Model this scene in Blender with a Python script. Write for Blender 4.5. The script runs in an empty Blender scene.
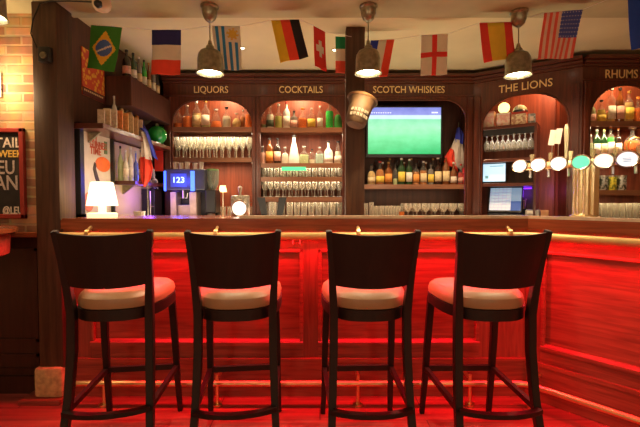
import bpy, bmesh, math, random
from mathutils import Vector, Matrix
C = bpy.context.scene.collection
random.seed(4)
PI = math.pi
# ------------------------------------------------------------ camera, world, exposure, lights
H = 1.237
F = 400.0
TH = math.atan(13.5 / F)
cam = bpy.data.cameras.new('camera'); cam.lens = 22.5; cam.sensor_width = 36; cam.clip_start = .05
co = bpy.data.objects.new('camera', cam); C.objects.link(co)
co.location = (0, 0, H); co.rotation_euler = (PI / 2 - TH, 0, 0)
bpy.context.scene.camera = co
sc = bpy.context.scene
sc.view_settings.view_transform = 'Standard'; sc.view_settings.look = 'None'
sc.view_settings.gamma = 1; sc.view_settings.use_curve_mapping = False
sc.view_settings.exposure = 0.35
w = bpy.data.worlds.new('world'); sc.world = w; w.use_nodes = True
w.node_tree.nodes['Background'].inputs[0].default_value = (1, .62, .35, 1)
w.node_tree.nodes['Background'].inputs[1].default_value = .04

def light(name, kind, loc, energy, color, rot=(0, 0, 0), size=.1, size_y=None, spot=None, blend=.6):
    l = bpy.data.lights.new(name, kind); l.energy = energy; l.color = color
    if kind == 'AREA':
        l.size = size
        if size_y: l.shape = 'RECTANGLE'; l.size_y = size_y
    else:
        l.shadow_soft_size = size
    if kind == 'SPOT': l.spot_size = math.radians(spot); l.spot_blend = blend
    o = bpy.data.objects.new(name, l); C.objects.link(o); o.location = loc; o.rotation_euler = rot
    return o
WARM = (1, .76, .45)
RED = (1, .010, .035)
# added warm fill behind the camera, with no fixtures built
light('room_ceiling_light', 'AREA', (-.9, -.6, 2.38), 7, WARM, (0, 0, 0), 1.0, .5)
light('room_ceiling_light', 'AREA', (1.2, -.6, 2.38), 7, WARM, (0, 0, 0), 1.0, .5)
light('room_wall_light', 'POINT', (-1.3, -1.3, 1.75), 24, (1, .80, .52), size=.3)  # added point fill for the flags and the near ceiling
light('room_wall_light', 'POINT', (1.3, -1.3, 1.75), 24, (1, .80, .52), size=.3)
# added fill between counter and back bar, aimed up to brighten the ceiling
light('work_light', 'AREA', (-.55, 3.2, 1.10), 8, (1, .80, .52), (PI, 0, 0), 1.8, .3)
light('work_light', 'AREA', (1.0, 3.05, 1.10), 6, (1, .80, .52), (PI, 0, 0), 1.2, .3)
# red strip lights under the counter lip: straight run and angled run
DIRX, DIRY = .66, -.75
_n = math.hypot(DIRX, DIRY); DIRX /= _n; DIRY /= _n
ANG = math.atan2(DIRY, DIRX)
for x0, x1 in ((-1.5, -.1), (-.1, 1.2)):
    light('red_strip_light', 'AREA', ((x0 + x1) / 2, 2.43, 1.0), 15, RED, (math.radians(-45), 0, 0), x1 - x0, .014)
light('red_strip_light', 'AREA', (1.30 + DIRX * .62 - .0600, 2.51 + DIRY * .62 - .0528, 1.0), 11, RED, (math.radians(-45), 0, ANG), 1.1, .014)
# wall lamp beside the brick wall, just at the left edge
light('wall_lamp_glow', 'POINT', (-2.02, 2.40, 1.96), 9, (1, .66, .34), size=.05)
# arch lights inside the back bar
# (added with their bays below: bay_light)

# ------------------------------------------------------------ helpers
def ray(px, py):
    x = (px - 320) / F; v = (213.5 - py) / F
    f = Vector((0, math.cos(TH), -math.sin(TH))); u = Vector((0, math.sin(TH), math.cos(TH)))
    return f + u * v + Vector((x, 0, 0))
def P(px, py, Y):
    r = ray(px, py); r = r * (Y / r.y)
    return Vector((r.x, r.y, r.z + H))
class Frame:
    """a bay of the back bar: origin on the face at floor, x along the face, y into depth"""
    def __init__(s, x, y, a):
        s.m = Matrix.Translation((x, y, 0)) @ Matrix.Rotation(a, 4, 'Z'); s.a = a
        s.inv = s.m.inverted()
    def hit(s, px, py, yl):
        o = s.inv @ Vector((0, 0, H)); d = (s.inv.to_3x3() @ ray(px, py))
        t = (yl - o.y) / d.y
        return o + d * t
    def W(s, x, y, z): return s.m @ Vector((x, y, z))

MATS = {}
def nt(name):
    m = bpy.data.materials.new(name); m.use_nodes = True
    return m, m.node_tree, m.node_tree.nodes['Principled BSDF']
def mat(name, c, rough=.5, metal=0, trans=0, coat=0, emit=None, es=0, var=.12, scale=18, bump=0, alpha=None):
    if name in MATS: return MATS[name]
    m, t, p = nt(name)
    N, L = t.nodes, t.links
    tc = N.new('ShaderNodeTexCoord'); nz = N.new('ShaderNodeTexNoise')
    nz.inputs['Scale'].default_value = scale; nz.inputs['Detail'].default_value = 3
    L.new(tc.outputs['Object'], nz.inputs['Vector'])
    r = N.new('ShaderNodeValToRGB')
    r.color_ramp.elements[0].position = .3; r.color_ramp.elements[1].position = .7
    r.color_ramp.elements[0].color = [max(0, k * (1 - var)) for k in c] + [1]
    r.color_ramp.elements[1].color = [min(1, k * (1 + var)) for k in c] + [1]
    L.new(nz.outputs['Fac'], r.inputs['Fac']); L.new(r.outputs['Color'], p.inputs['Base Color'])
    p.inputs['Roughness'].default_value = rough; p.inputs['Metallic'].default_value = metal
    p.inputs['Transmission Weight'].default_value = trans; p.inputs['Coat Weight'].default_value = coat
    if emit: p.inputs['Emission Color'].default_value = (*emit, 1); p.inputs['Emission Strength'].default_value = es
    if bump:
        b = N.new('ShaderNodeBump'); b.inputs['Strength'].default_value = bump; b.inputs['Distance'].default_value = .01
        L.new(nz.outputs['Fac'], b.inputs['Height']); L.new(b.outputs['Normal'], p.inputs['Normal'])
    MATS[name] = m; return m
def wood(name, c1, c2, rough=.35, coat=.3, axis='X', scale=3.0, plank=None):
    if name in MATS: return MATS[name]
    m, t, p = nt(name); N, L = t.nodes, t.links
    tc = N.new('ShaderNodeTexCoord'); mp = N.new('ShaderNodeMapping')
    mp.inputs['Scale'].default_value = {'X': (1, 14, 14), 'Y': (14, 1, 14), 'Z': (14, 14, 1)}[axis]
    L.new(tc.outputs['Object'], mp.inputs['Vector'])
    nz = N.new('ShaderNodeTexNoise'); nz.inputs['Scale'].default_value = scale; nz.inputs['Detail'].default_value = 6
    nz.inputs['Distortion'].default_value = .6
    L.new(mp.outputs['Vector'], nz.inputs['Vector'])
    r = N.new('ShaderNodeValToRGB'); r.color_ramp.elements[0].position = .32; r.color_ramp.elements[1].position = .68
    r.color_ramp.elements[0].color = (*c1, 1); r.color_ramp.elements[1].color = (*c2, 1)
    L.new(nz.outputs['Fac'], r.inputs['Fac'])
    col = r.outputs['Color']
    if plank:
        bk = N.new('ShaderNodeTexBrick'); bk.inputs['Scale'].default_value = 1
        bk.inputs['Brick Width'].default_value = plank[0]; bk.inputs['Row Height'].default_value = plank[1]
        bk.inputs['Mortar Size'].default_value = .003; bk.inputs['Color1'].default_value = (1, 1, 1, 1)
        bk.inputs['Color2'].default_value = (.7, .7, .7, 1); bk.inputs['Mortar'].default_value = (.25, .25, .25, 1)
        L.new(tc.outputs['Object'], bk.inputs['Vector'])
        mx = N.new('ShaderNodeMix'); mx.data_type = 'RGBA'; mx.blend_type = 'MULTIPLY'; mx.inputs['Factor'].default_value = 1
        L.new(col, mx.inputs[6]); L.new(bk.outputs['Color'], mx.inputs[7]); col = mx.outputs[2]
    L.new(col, p.inputs['Base Color'])
    b = N.new('ShaderNodeBump'); b.inputs['Strength'].default_value = .12; b.inputs['Distance'].default_value = .004
    L.new(nz.outputs['Fac'], b.inputs['Height']); L.new(b.outputs['Normal'], p.inputs['Normal'])
    p.inputs['Roughness'].default_value = rough; p.inputs['Coat Weight'].default_value = coat
    p.inputs['Coat Roughness'].default_value = .15
    MATS[name] = m; return m
def emis(name, c, s):
    if name in MATS: return MATS[name]
    m, t, p = nt(name); p.inputs['Base Color'].default_value = (*[min(.9, k) for k in c], 1)
    p.inputs['Emission Color'].default_value = (*c, 1); p.inputs['Emission Strength'].default_value = s
    MATS[name] = m; return m
def clear(name, tint=(1, 1, 1), op=.35, rough=.05):
    """thin-walled drinking glass: clear in the middle, bright at grazing angles"""
    if name in MATS: return MATS[name]
    m, t, p = nt(name); N, L = t.nodes, t.links
    tr = N.new('ShaderNodeBsdfTransparent'); tr.inputs[0].default_value = (*tint, 1)
    p.inputs['Base Color'].default_value = (*[k * .8 for k in tint], 1); p.inputs['Roughness'].default_value = rough
    lw = N.new('ShaderNodeLayerWeight'); lw.inputs['Blend'].default_value = .35
    mr = N.new('ShaderNodeMapRange'); mr.inputs['To Min'].default_value = op * .45; mr.inputs['To Max'].default_value = min(1, op * 2.2)
    L.new(lw.outputs['Facing'], mr.inputs['Value'])
    mx = N.new('ShaderNodeMixShader'); L.new(mr.outputs['Result'], mx.inputs['Fac'])
    L.new(tr.outputs[0], mx.inputs[1]); L.new(p.outputs[0], mx.inputs[2])
    L.new(mx.outputs[0], N['Material Output'].inputs['Surface'])
    MATS[name] = m; return m

class MB:
    def __init__(s, xf=None): s.bm = bmesh.new(); s.xf = xf or Matrix.Identity(4)
    def v(s, p): return s.bm.verts.new(s.xf @ Vector(p))
    def face(s, vs, mi=0):
        try: f = s.bm.faces.new(vs); f.material_index = mi; return f
        except ValueError: return None
    def box(s, x0, x1, y0, y1, z0, z1, mi=0, bev=0):
        if bev:
            t = bmesh.new(); q = [t.verts.new(Vector((x, y, z))) for z in (z0, z1) for y in (y0, y1) for x in (x0, x1)]
            for a in ((0, 2, 3, 1), (4, 5, 7, 6), (0, 1, 5, 4), (2, 6, 7, 3), (0, 4, 6, 2), (1, 3, 7, 5)): t.faces.new([q[i] for i in a])
            bmesh.ops.bevel(t, geom=t.edges[:], offset=bev, segments=2, profile=.5, affect='EDGES')
            mp = {v: s.v(v.co) for v in t.verts}
            for f in t.faces: s.face([mp[v] for v in f.verts], mi)
            t.free(); return s
        q = [s.v((x, y, z)) for z in (z0, z1) for y in (y0, y1) for x in (x0, x1)]
        for a in ((0, 2, 3, 1), (4, 5, 7, 6), (0, 1, 5, 4), (2, 6, 7, 3), (0, 4, 6, 2), (1, 3, 7, 5)): s.face([q[i] for i in a], mi)
        return s
    def lathe(s, prof, n=16, c=(0, 0, 0), axis='Z', mi=0, sx=1, sy=1):
        rings = []
        for r, z in prof:
            if r < 1e-5:
                p = (0, 0, z); rings.append([s.v(s._ax(p, c, axis))])
            else:
                rings.append([s.v(s._ax((r * sx * math.cos(2 * PI * i / n), r * sy * math.sin(2 * PI * i / n), z), c, axis)) for i in range(n)])
        for a, b in zip(rings, rings[1:]):
            for i in range(n):
                j = (i + 1) % n
                if len(a) == 1 and len(b) == 1: continue
                if len(a) == 1: s.face([a[0], b[j], b[i]], mi)
                elif len(b) == 1: s.face([a[i], a[j], b[0]], mi)
                else: s.face([a[i], a[j], b[j], b[i]], mi)
        return s
    def _ax(s, p, c, axis):
        x, y, z = p
        if axis == 'Y': x, y, z = x, -z, y      # profile runs towards -Y (the viewer)
        if axis == 'X': x, y, z = z, x, y
        return (x + c[0], y + c[1], z + c[2])
    def prism(s, pts, y0, y1, mi=0):
        """polygon in x,z extruded in y"""
        a = [s.v((x, y0, z)) for x, z in pts]; b = [s.v((x, y1, z)) for x, z in pts]
        s.face(a, mi); s.face(b[::-1], mi)
        n = len(pts)
        for i in range(n): s.face([a[i], b[i], b[(i + 1) % n], a[(i + 1) % n]], mi)
        return s
    def slab(s, pts, z0, z1, mi=0):
        """polygon in x,y extruded in z"""
        a = [s.v((x, y, z0)) for x, y in pts]; b = [s.v((x, y, z1)) for x, y in pts]
        s.face(a[::-1], mi); s.face(b, mi)
        n = len(pts)
        for i in range(n): s.face([a[i], a[(i + 1) % n], b[(i + 1) % n], b[i]], mi)
        return s
    def sweep(s, pts, w, d, n=4, up=Vector((0, 1, 0)), mi=0, closed=False):
        """w, d may be lists; n=4 gives a rectangular bar, more gives a round one"""
        pts = [Vector(p) for p in pts]; rings = []; K = len(pts)
        for i, p in enumerate(pts):
            if closed: tg = (pts[(i + 1) % K] - pts[i - 1]).normalized()
            else: tg = (pts[min(i + 1, K - 1)] - pts[max(i - 1, 0)]).normalized()
            u = up if abs(tg.dot(up)) < .95 else Vector((1, 0, 0))
            a = tg.cross(u).normalized(); b = a.cross(tg).normalized()
            ww = w[i] if isinstance(w, (list, tuple)) else w; dd = d[i] if isinstance(d, (list, tuple)) else d
            if n == 4: off = [(-1, -1), (1, -1), (1, 1), (-1, 1)]
            else: off = [(math.cos(2 * PI * k / n), math.sin(2 * PI * k / n)) for k in range(n)]
            rings.append([s.v(p + a * (x * ww / 2) + b * (y * dd / 2)) for x, y in off])
        R = len(rings)
        for i in range(R if closed else R - 1):
            a, b = rings[i], rings[(i + 1) % R]
            for k in range(n): s.face([a[k], a[(k + 1) % n], b[(k + 1) % n], b[k]], mi)
        if not closed: s.face(rings[0][::-1], mi); s.face(rings[-1], mi)
        return s
    def build(s, name, m, parent=None, smooth=True, bevel=0):
        if bevel:
            bmesh.ops.bevel(s.bm, geom=[e for e in s.bm.edges], offset=bevel, segments=2, affect='EDGES')
        bmesh.ops.recalc_face_normals(s.bm, faces=s.bm.faces[:])
        me = bpy.data.meshes.new(name); s.bm.to_mesh(me); s.bm.free()
        for k in (m if isinstance(m, (list, tuple)) else [m]): me.materials.append(k)
        if smooth:
            for p in me.polygons: p.use_smooth = True
            me.set_sharp_from_angle(angle=math.radians(35))
        o = bpy.data.objects.new(name, me); C.objects.link(o)
        if parent: o.parent = parent
        return o
def tag(o, label, cat, group=None):
    o['label'] = label; o['category'] = cat
    if group: o['group'] = group
    return o
def thing(name, label, cat, loc=(0, 0, 0), rz=0, group=None):
    o = bpy.data.objects.new(name, None); C.objects.link(o); o.location = loc; o.rotation_euler = (0, 0, rz)
    o.empty_display_size = .05
    return tag(o, label, cat, group)
def struct(name, mb, m, smooth=False):
    o = mb.build(name, m, None, smooth); o['kind'] = 'structure'; return o
def copy_tree(o, parent=None):
    c = o.copy(); C.objects.link(c); c.parent = parent
    for ch in list(o.children): copy_tree(ch, c)
    return c
def text(name, s, size, m, parent, loc, rot=(PI / 2, 0, 0), width=None, off=0, ext=.002, align='CENTER', hscale=1):
    cu = bpy.data.curves.new(name, 'FONT'); cu.body = s; cu.size = size; cu.align_x = align; cu.align_y = 'CENTER'
    cu.extrude = ext; cu.offset = off; cu.resolution_u = 3
    t = bpy.data.objects.new(name + '_tmp', cu); C.objects.link(t)
    dg = bpy.context.evaluated_depsgraph_get(); me = bpy.data.meshes.new_from_object(t.evaluated_get(dg))
    bpy.data.objects.remove(t); bpy.data.curves.remove(cu)
    xs = [v.co.x for v in me.vertices]
    k = (width / (max(xs) - min(xs))) if width else hscale
    for v in me.vertices: v.co.x *= k
    me.materials.clear(); me.materials.append(m)
    o = bpy.data.objects.new(name, me); C.objects.link(o); o.location = loc; o.rotation_euler = rot
    if parent: o.parent = parent
    return o

# ------------------------------------------------------------ materials
W_bar = wood('mahogany_bar_front', (.22, .035, .025), (.42, .08, .05), .42, .15, 'X')
W_barZ = wood('mahogany_bar_stile', (.21, .035, .025), (.38, .07, .045), .42, .15, 'Z')
W_top = wood('polished_countertop', (.22, .055, .022), (.38, .10, .036), .25, .5, 'X')
W_cab = wood('dark_mahogany', (.055, .010, .005), (.115, .024, .010), .28, .45, 'Z')
W_cabX = wood('dark_mahogany_rail', (.055, .010, .005), (.12, .026, .011), .28, .45, 'X')
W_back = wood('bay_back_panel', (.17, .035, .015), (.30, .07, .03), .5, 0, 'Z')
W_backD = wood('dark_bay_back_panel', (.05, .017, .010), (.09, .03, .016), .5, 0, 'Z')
W_stool = wood('espresso_stained_wood', (.007, .002, .0012), (.013, .0038, .002), .48, .05, 'Z')
W_post = wood('weathered_post_wood', (.045, .02, .010), (.10, .048, .022), .6, 0, 'Z')
W_wain = wood('wainscot_wood', (.035, .010, .006), (.06, .017, .009), .4, .2, 'Z')
W_floor = wood('floor_boards', (.30, .05, .04), (.55, .10, .08), .45, .15, 'X', 2.0, (1.2, .13))
W_shelf = wood('lighter_shelf_wood', (.16, .06, .03), (.26, .11, .05), .3, .3, 'X')
M_brass = mat('polished_brass', (.88, .64, .30), .36, 1, var=.06)
M_chrome = mat('brushed_steel', (.62, .58, .52), .28, 1)
M_darkmetal = mat('aged_pewter', (.32, .30, .21), .33, .8, var=.3, scale=40)
M_gold = mat('gold_lettering', (.85, .62, .27), .45, .1)
M_vinyl = mat('cream_vinyl', (.38, .20, .10), .42, var=.05, bump=.05)
M_black = mat('black_plastic', (.012, .012, .014), .35)
M_cream = mat('warm_plaster', (.66, .50, .28), .9, var=.05, scale=4, bump=.1)
M_ceil = mat('ceiling_plaster', (.60, .54, .32), .9, var=.06, scale=3, bump=.08)
M_ceil2 = mat('ceiling_panel', (.40, .36, .20), .8, var=.16, scale=3)
M_white = mat('white_paper', (.75, .70, .62), .7, var=.04)
M_label = mat('cream_paper_label', (.72, .58, .33), .7, var=.15, scale=60)
M_labelw = mat('white_paper_label', (.78, .72, .62), .7, var=.15, scale=60)
M_labelp = mat('pink_paper_label', (.70, .40, .32), .7, var=.15, scale=60)
M_labelo = mat('orange_paper_label', (.75, .30, .06), .7, var=.15, scale=60)
M_labely = mat('yellow_paper_label', (.75, .55, .08), .7, var=.15, scale=60)
M_stone = mat('rough_stone', (.52, .36, .17), .95, var=.3, scale=30, bump=.8)
def brick():
    m, t, p = nt('brick_wall'); N, L = t.nodes, t.links
    tc = N.new('ShaderNodeTexCoord'); mp = N.new('ShaderNodeMapping'); mp.inputs['Rotation'].default_value = (PI / 2, 0, 0)
    L.new(tc.outputs['Object'], mp.inputs['Vector'])
    b = N.new('ShaderNodeTexBrick'); b.inputs['Scale'].default_value = 1
    b.inputs['Brick Width'].default_value = .20; b.inputs['Row Height'].default_value = .060
    b.inputs['Mortar Size'].default_value = .008; b.inputs['Mortar Smooth'].default_value = .3
    b.inputs['Color1'].default_value = (.24, .105, .05, 1); b.inputs['Color2'].default_value = (.56, .28, .11, 1)
    b.inputs['Mortar'].default_value = (.42, .27, .13, 1)
    nz = N.new('ShaderNodeTexNoise'); nz.inputs['Scale'].default_value = 12; L.new(tc.outputs['Object'], nz.inputs['Vector'])
    mx = N.new('ShaderNodeMix'); mx.data_type = 'RGBA'; mx.blend_type = 'OVERLAY'; mx.inputs['Factor'].default_value = .5
    L.new(mp.outputs['Vector'], b.inputs['Vector']); L.new(b.outputs['Color'], mx.inputs[6]); L.new(nz.outputs['Color'], mx.inputs[7])
    hs = N.new('ShaderNodeHueSaturation'); hs.inputs['Saturation'].default_value = .95
    L.new(mx.outputs[2], hs.inputs['Color']); L.new(hs.outputs['Color'], p.inputs['Base Color'])
    bp = N.new('ShaderNodeBump'); bp.inputs['Strength'].default_value = .6; bp.inputs['Distance'].default_value = .01
    bp.invert = True
    L.new(b.outputs['Fac'], bp.inputs['Height']); L.new(bp.outputs['Normal'], p.inputs['Normal'])
    p.inputs['Roughness'].default_value = .9
    return m
M_brick = brick()

# ------------------------------------------------------------ room shell
CZ = 2.42
struct('floor', MB().box(-3.6, 3.6, -3.2, 4.4, -.06, 0), W_floor)
struct('ceiling', MB().box(-3.6, 3.6, -3.2, 2.64, CZ, CZ + .15), M_ceil2)
struct('ceiling', MB().box(-3.6, 3.6, 2.64, 4.4, CZ + .02, CZ + .15), M_ceil)
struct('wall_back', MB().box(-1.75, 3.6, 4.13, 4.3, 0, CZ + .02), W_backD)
struct('wall_brick', MB().box(-3.6, -1.62, 2.58, 2.72, 0, CZ), M_brick)
struct('wall_side', MB().box(-1.72, -1.6, 2.58, 4.2, 0, CZ + .02), W_backD)
struct('trim_2', MB().box(-1.6, -1.594, 3.06, 3.77, 1.0, 1.69), M_cream)
struct('wall_left', MB().box(-3.7, -3.55, -3.2, 2.72, 0, CZ), M_cream)
struct('wall_right', MB().box(3.55, 3.7, -3.2, 4.3, 0, CZ), M_cream)
struct('wall_front', MB().box(-3.6, 3.6, -3.3, -3.15, 0, CZ), M_cream)
# wainscot below the brick
mb = MB().box(-3.6, -1.725, 2.545, 2.58, 0, 1.0)
for x0, x1 in ((-3.5, -2.95), (-2.87, -2.34), (-2.26, -1.80)):
    for z0, z1 in ((.14, .25), (.33, .93)):
        mb.box(x0, x1, 2.530, 2.55, z0, z0 + .018); mb.box(x0, x1, 2.530, 2.55, z1 - .018, z1)
        mb.box(x0, x0 + .018, 2.530, 2.55, z0, z1); mb.box(x1 - .018, x1, 2.530, 2.55, z0, z1)
struct('wall_wainscot', mb, W_wain)
struct('trim_1', MB().box(-3.6, -1.725, 2.51, 2.58, 1.0, 1.035, bev=.006), W_top)
struct('baseboard_left', MB().box(-3.6, -1.73, 2.515, 2.544, 0, .11), W_wain)

# ------------------------------------------------------------ timber posts
t = thing('timber_post', 'tall dark timber post by the brick wall standing on a stone block', 'post', (-1.645, 2.50, 0))
MB().box(-.075, .072, -.08, .078, .20, CZ - .001, bev=.006).build('post_shaft', W_post, t)
b = MB().box(-.098, .076, -.105, .014, .03, .215, bev=.02).build('stone_block', M_stone, t); b['label'] = 'rough pale stone block'
MB().box(-.17, .077, -.135, .012, 0, .03, bev=.004).build('plinth', W_bar, t)
t = thing('timber_post', 'square timber post rising from the counter beside the COCKTAILS shelves', 'post', (P(354.5, 200, 2.86).x, 2.86, 0))
MB().box(-.066, .066, -.04, .05, 1.125, CZ + .019, bev=.004).build('post_shaft', W_post, t)

# ------------------------------------------------------------ bar counter
YF = 2.51; CX = 1.30
t = thing('bar_counter', 'long mahogany bar counter with red lit panelled front and angled right end', 'bar counter')
XD = Matrix.Translation((CX, YF, 0)) @ Matrix.Rotation(ANG, 4, 'Z')      # angled run: x along, y into the bar
def off_corner(d):                                                    # corner of the offset outline, d towards the customers
    h = ANG / 2; return Vector((CX, YF)) + Vector((math.sin(h), -math.cos(h))) * (d / math.cos(h))
LD = 1.35
def outline(d_front, d_back, xl):
    c0, c1 = off_corner(d_front), off_corner(-d_back)
    e0 = XD @ Vector((LD, -d_front, 0)); e1 = XD @ Vector((LD, d_back, 0))
    return [(xl, YF - d_front), tuple(c0), (e0.x, e0.y), (e1.x, e1.y), tuple(c1), (xl, YF + d_back)]
def outline_band(d0, d1, z0, z1, xl, mb):
    mb.slab(outline(d0, -d1, xl), z0, z1); return mb
def halves(d0, d1, xl):
    c0, c1 = off_corner(d0), off_corner(-d1)
    i0, i1 = XD.inverted() @ Vector((c0.x, c0.y, 0)), XD.inverted() @ Vector((c1.x, c1.y, 0))
    return [(xl, YF - d0), (c0.x, c0.y), (c1.x, c1.y), (xl, YF + d1)], [(i0.x, i0.y), (LD, -d0), (LD, d1), (i1.x, i1.y)]
def run(name, m, bands, xl=-1.565):
    """the straight run and the angled run, mitred at the corner; grain follows each run"""
    for k in (0, 1):
        mb = MB()
        for d0, d1, z0, z1 in bands: mb.slab(halves(d0, d1, xl)[k], z0, z1)
        o = mb.build(name, m, t, False)
        if k: o.matrix_local = XD
run('countertop', W_top, [(.09, .42, 1.085, 1.125), (.10, -.04, 1.062, 1.115)])
run('counter_moulding', W_top, [(.075, 0, 1.045, 1.064)]); run('frieze_moulding', W_bar, [(.03, 0, 1.0, 1.046)])
run('steel_edge_strip', mat('warm_edge_steel', (.75, .68, .50), .4, .2), [(.084, -.055, 1.124, 1.142)], -.49)
run('front_panel', W_bar, [(0, .05, 0, 1.085)])
# frame work on the front: straight run then angled run
def framing(xf, xs, x0, x1, m1, m2):
    def put(o): o.matrix_local = xf
    for a, b in xs: put(MB().box(a, b, -.018, .0, .24, 1.0).build('panel_stile', m2, t, False))
    for z0, z1 in ((.93, 1.0), (.24, .325)): put(MB().box(x0, x1, -.0175, 0, z0, z1).build('panel_rail', m1, t, False))
    for (_, a), (b, __) in zip(xs, xs[1:]):
        mb = MB()
        for u0, u1 in ((a, a + .022), (b - .022, b)): mb.box(u0, u1, -.028, 0, .325, .93, bev=.006)
        mb.box(a, b, -.028, 0, .908, .93, bev=.006)
        mb.prism([(a, .325), (b, .325), (b, .345), (a, .345)], -.036, 0)
        # wide sloping ledge below the panel
        v = [mb.v(p) for p in ((a, -.036, .345), (b, -.036, .345), (b, -.012, .360), (a, -.012, .360))]
        mb.face(v); mb.box(a, b, -.012, 0, .345, .360)
        put(mb.build('panel_moulding', m1, t, False))
I = Matrix.Translation((0, YF, 0))
framing(I, [(-1.565, -1.44), (-.106, -.012), (1.0, 1.29)], -1.565, CX - .008, W_bar, W_barZ)
framing(XD, [(.008, .10), (1.15, 1.30)], .008, LD, W_bar, W_barZ)
run('skirting', W_bar, [(.028, 0, 0, .235)]); run('skirting_cap', W_bar, [(.042, 0, .222, .245)])
def rail_path(d, z, xl):
    c = off_corner(d); e = XD @ Vector((LD, -d, 0))
    r = [(xl, YF - d, z)]
    s0 = Vector((c.x - .07, c.y, z)); s1 = Vector((c.x + DIRX * .07, c.y + DIRY * .07, z)); cc = Vector((c.x, c.y, z))
    for k in range(7):
        q = k / 6; r.append(tuple(s0 * (1 - q) ** 2 + cc * 2 * q * (1 - q) + s1 * q * q))
    return r + [(e.x, e.y, z)]
a = MB().sweep(rail_path(.128, 1.022, -1.56), .046, .046, 14, up=Vector((0, 0, 1))).build('arm_rail', mat('satin_brass', (.80, .56, .24), .55, .75, var=.06), t); a['label'] = 'brass arm rail under the counter edge'
for px in (90, 217, 358, 508):
    x = P(px, 235, 2.40).x
    MB().sweep([(x, YF - .09, 1.075), (x, YF - .125, 1.06), (x, YF - .138, 1.035)], .022, .02, 8, up=Vector((1, 0, 0))).lathe([(0, -.014), (.024, -.012), (.024, .012), (0, .014)], 12, (x, YF - .13, 1.038), 'X').build('arm_rail_bracket', M_brass, t)
a = MB().sweep(rail_path(.14, .135, -1.50), .036, .036, 10, up=Vector((0, 0, 1))).build('foot_rail', M_brass, t); a['label'] = 'brass foot rail'
for px in (104, 217, 358, 470):
    x = P(px, 385, 2.37).x
    MB().sweep([(x, YF, .165), (x, YF - .14, .165)], .022, .022, 8, up=Vector((0, 0, 1))).sweep([(x, YF - .14, .19), (x, YF - .14, 0)], .02, .02, 8).lathe([(0, 0), (.03, 0), (.03, .012), (0, .012)], 12, (x, YF - .14, 0)).build('foot_rail_bracket', M_brass, t)
mb = MB(XD); mb.sweep([(.10, -.14, .19), (.10, -.14, 0)], .02, .02, 8).sweep([(.10, 0, .165), (.10, -.14, .165)], .022, .022, 8, up=Vector((0, 0, 1))).lathe([(0, 0), (.03, 0), (.03, .012), (0, .012)], 12, (.10, -.14, 0))
mb.build('foot_rail_bracket', M_brass, t)
for px in (293, 300, 460, 466):
    x = P(px, 243, 2.48).x
    MB().sweep([(x, YF - .028, 1.0), (x, YF - .05, .99), (x, YF - .055, .97), (x, YF - .035, .962)], .008, .008, 8, up=Vector((1, 0, 0))).lathe([(0, 0), (.014, 0), (.014, .006), (0, .006)], 10, (x, YF - .03, 1.0), 'Y').build('bag_hook', M_chrome, t)

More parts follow.
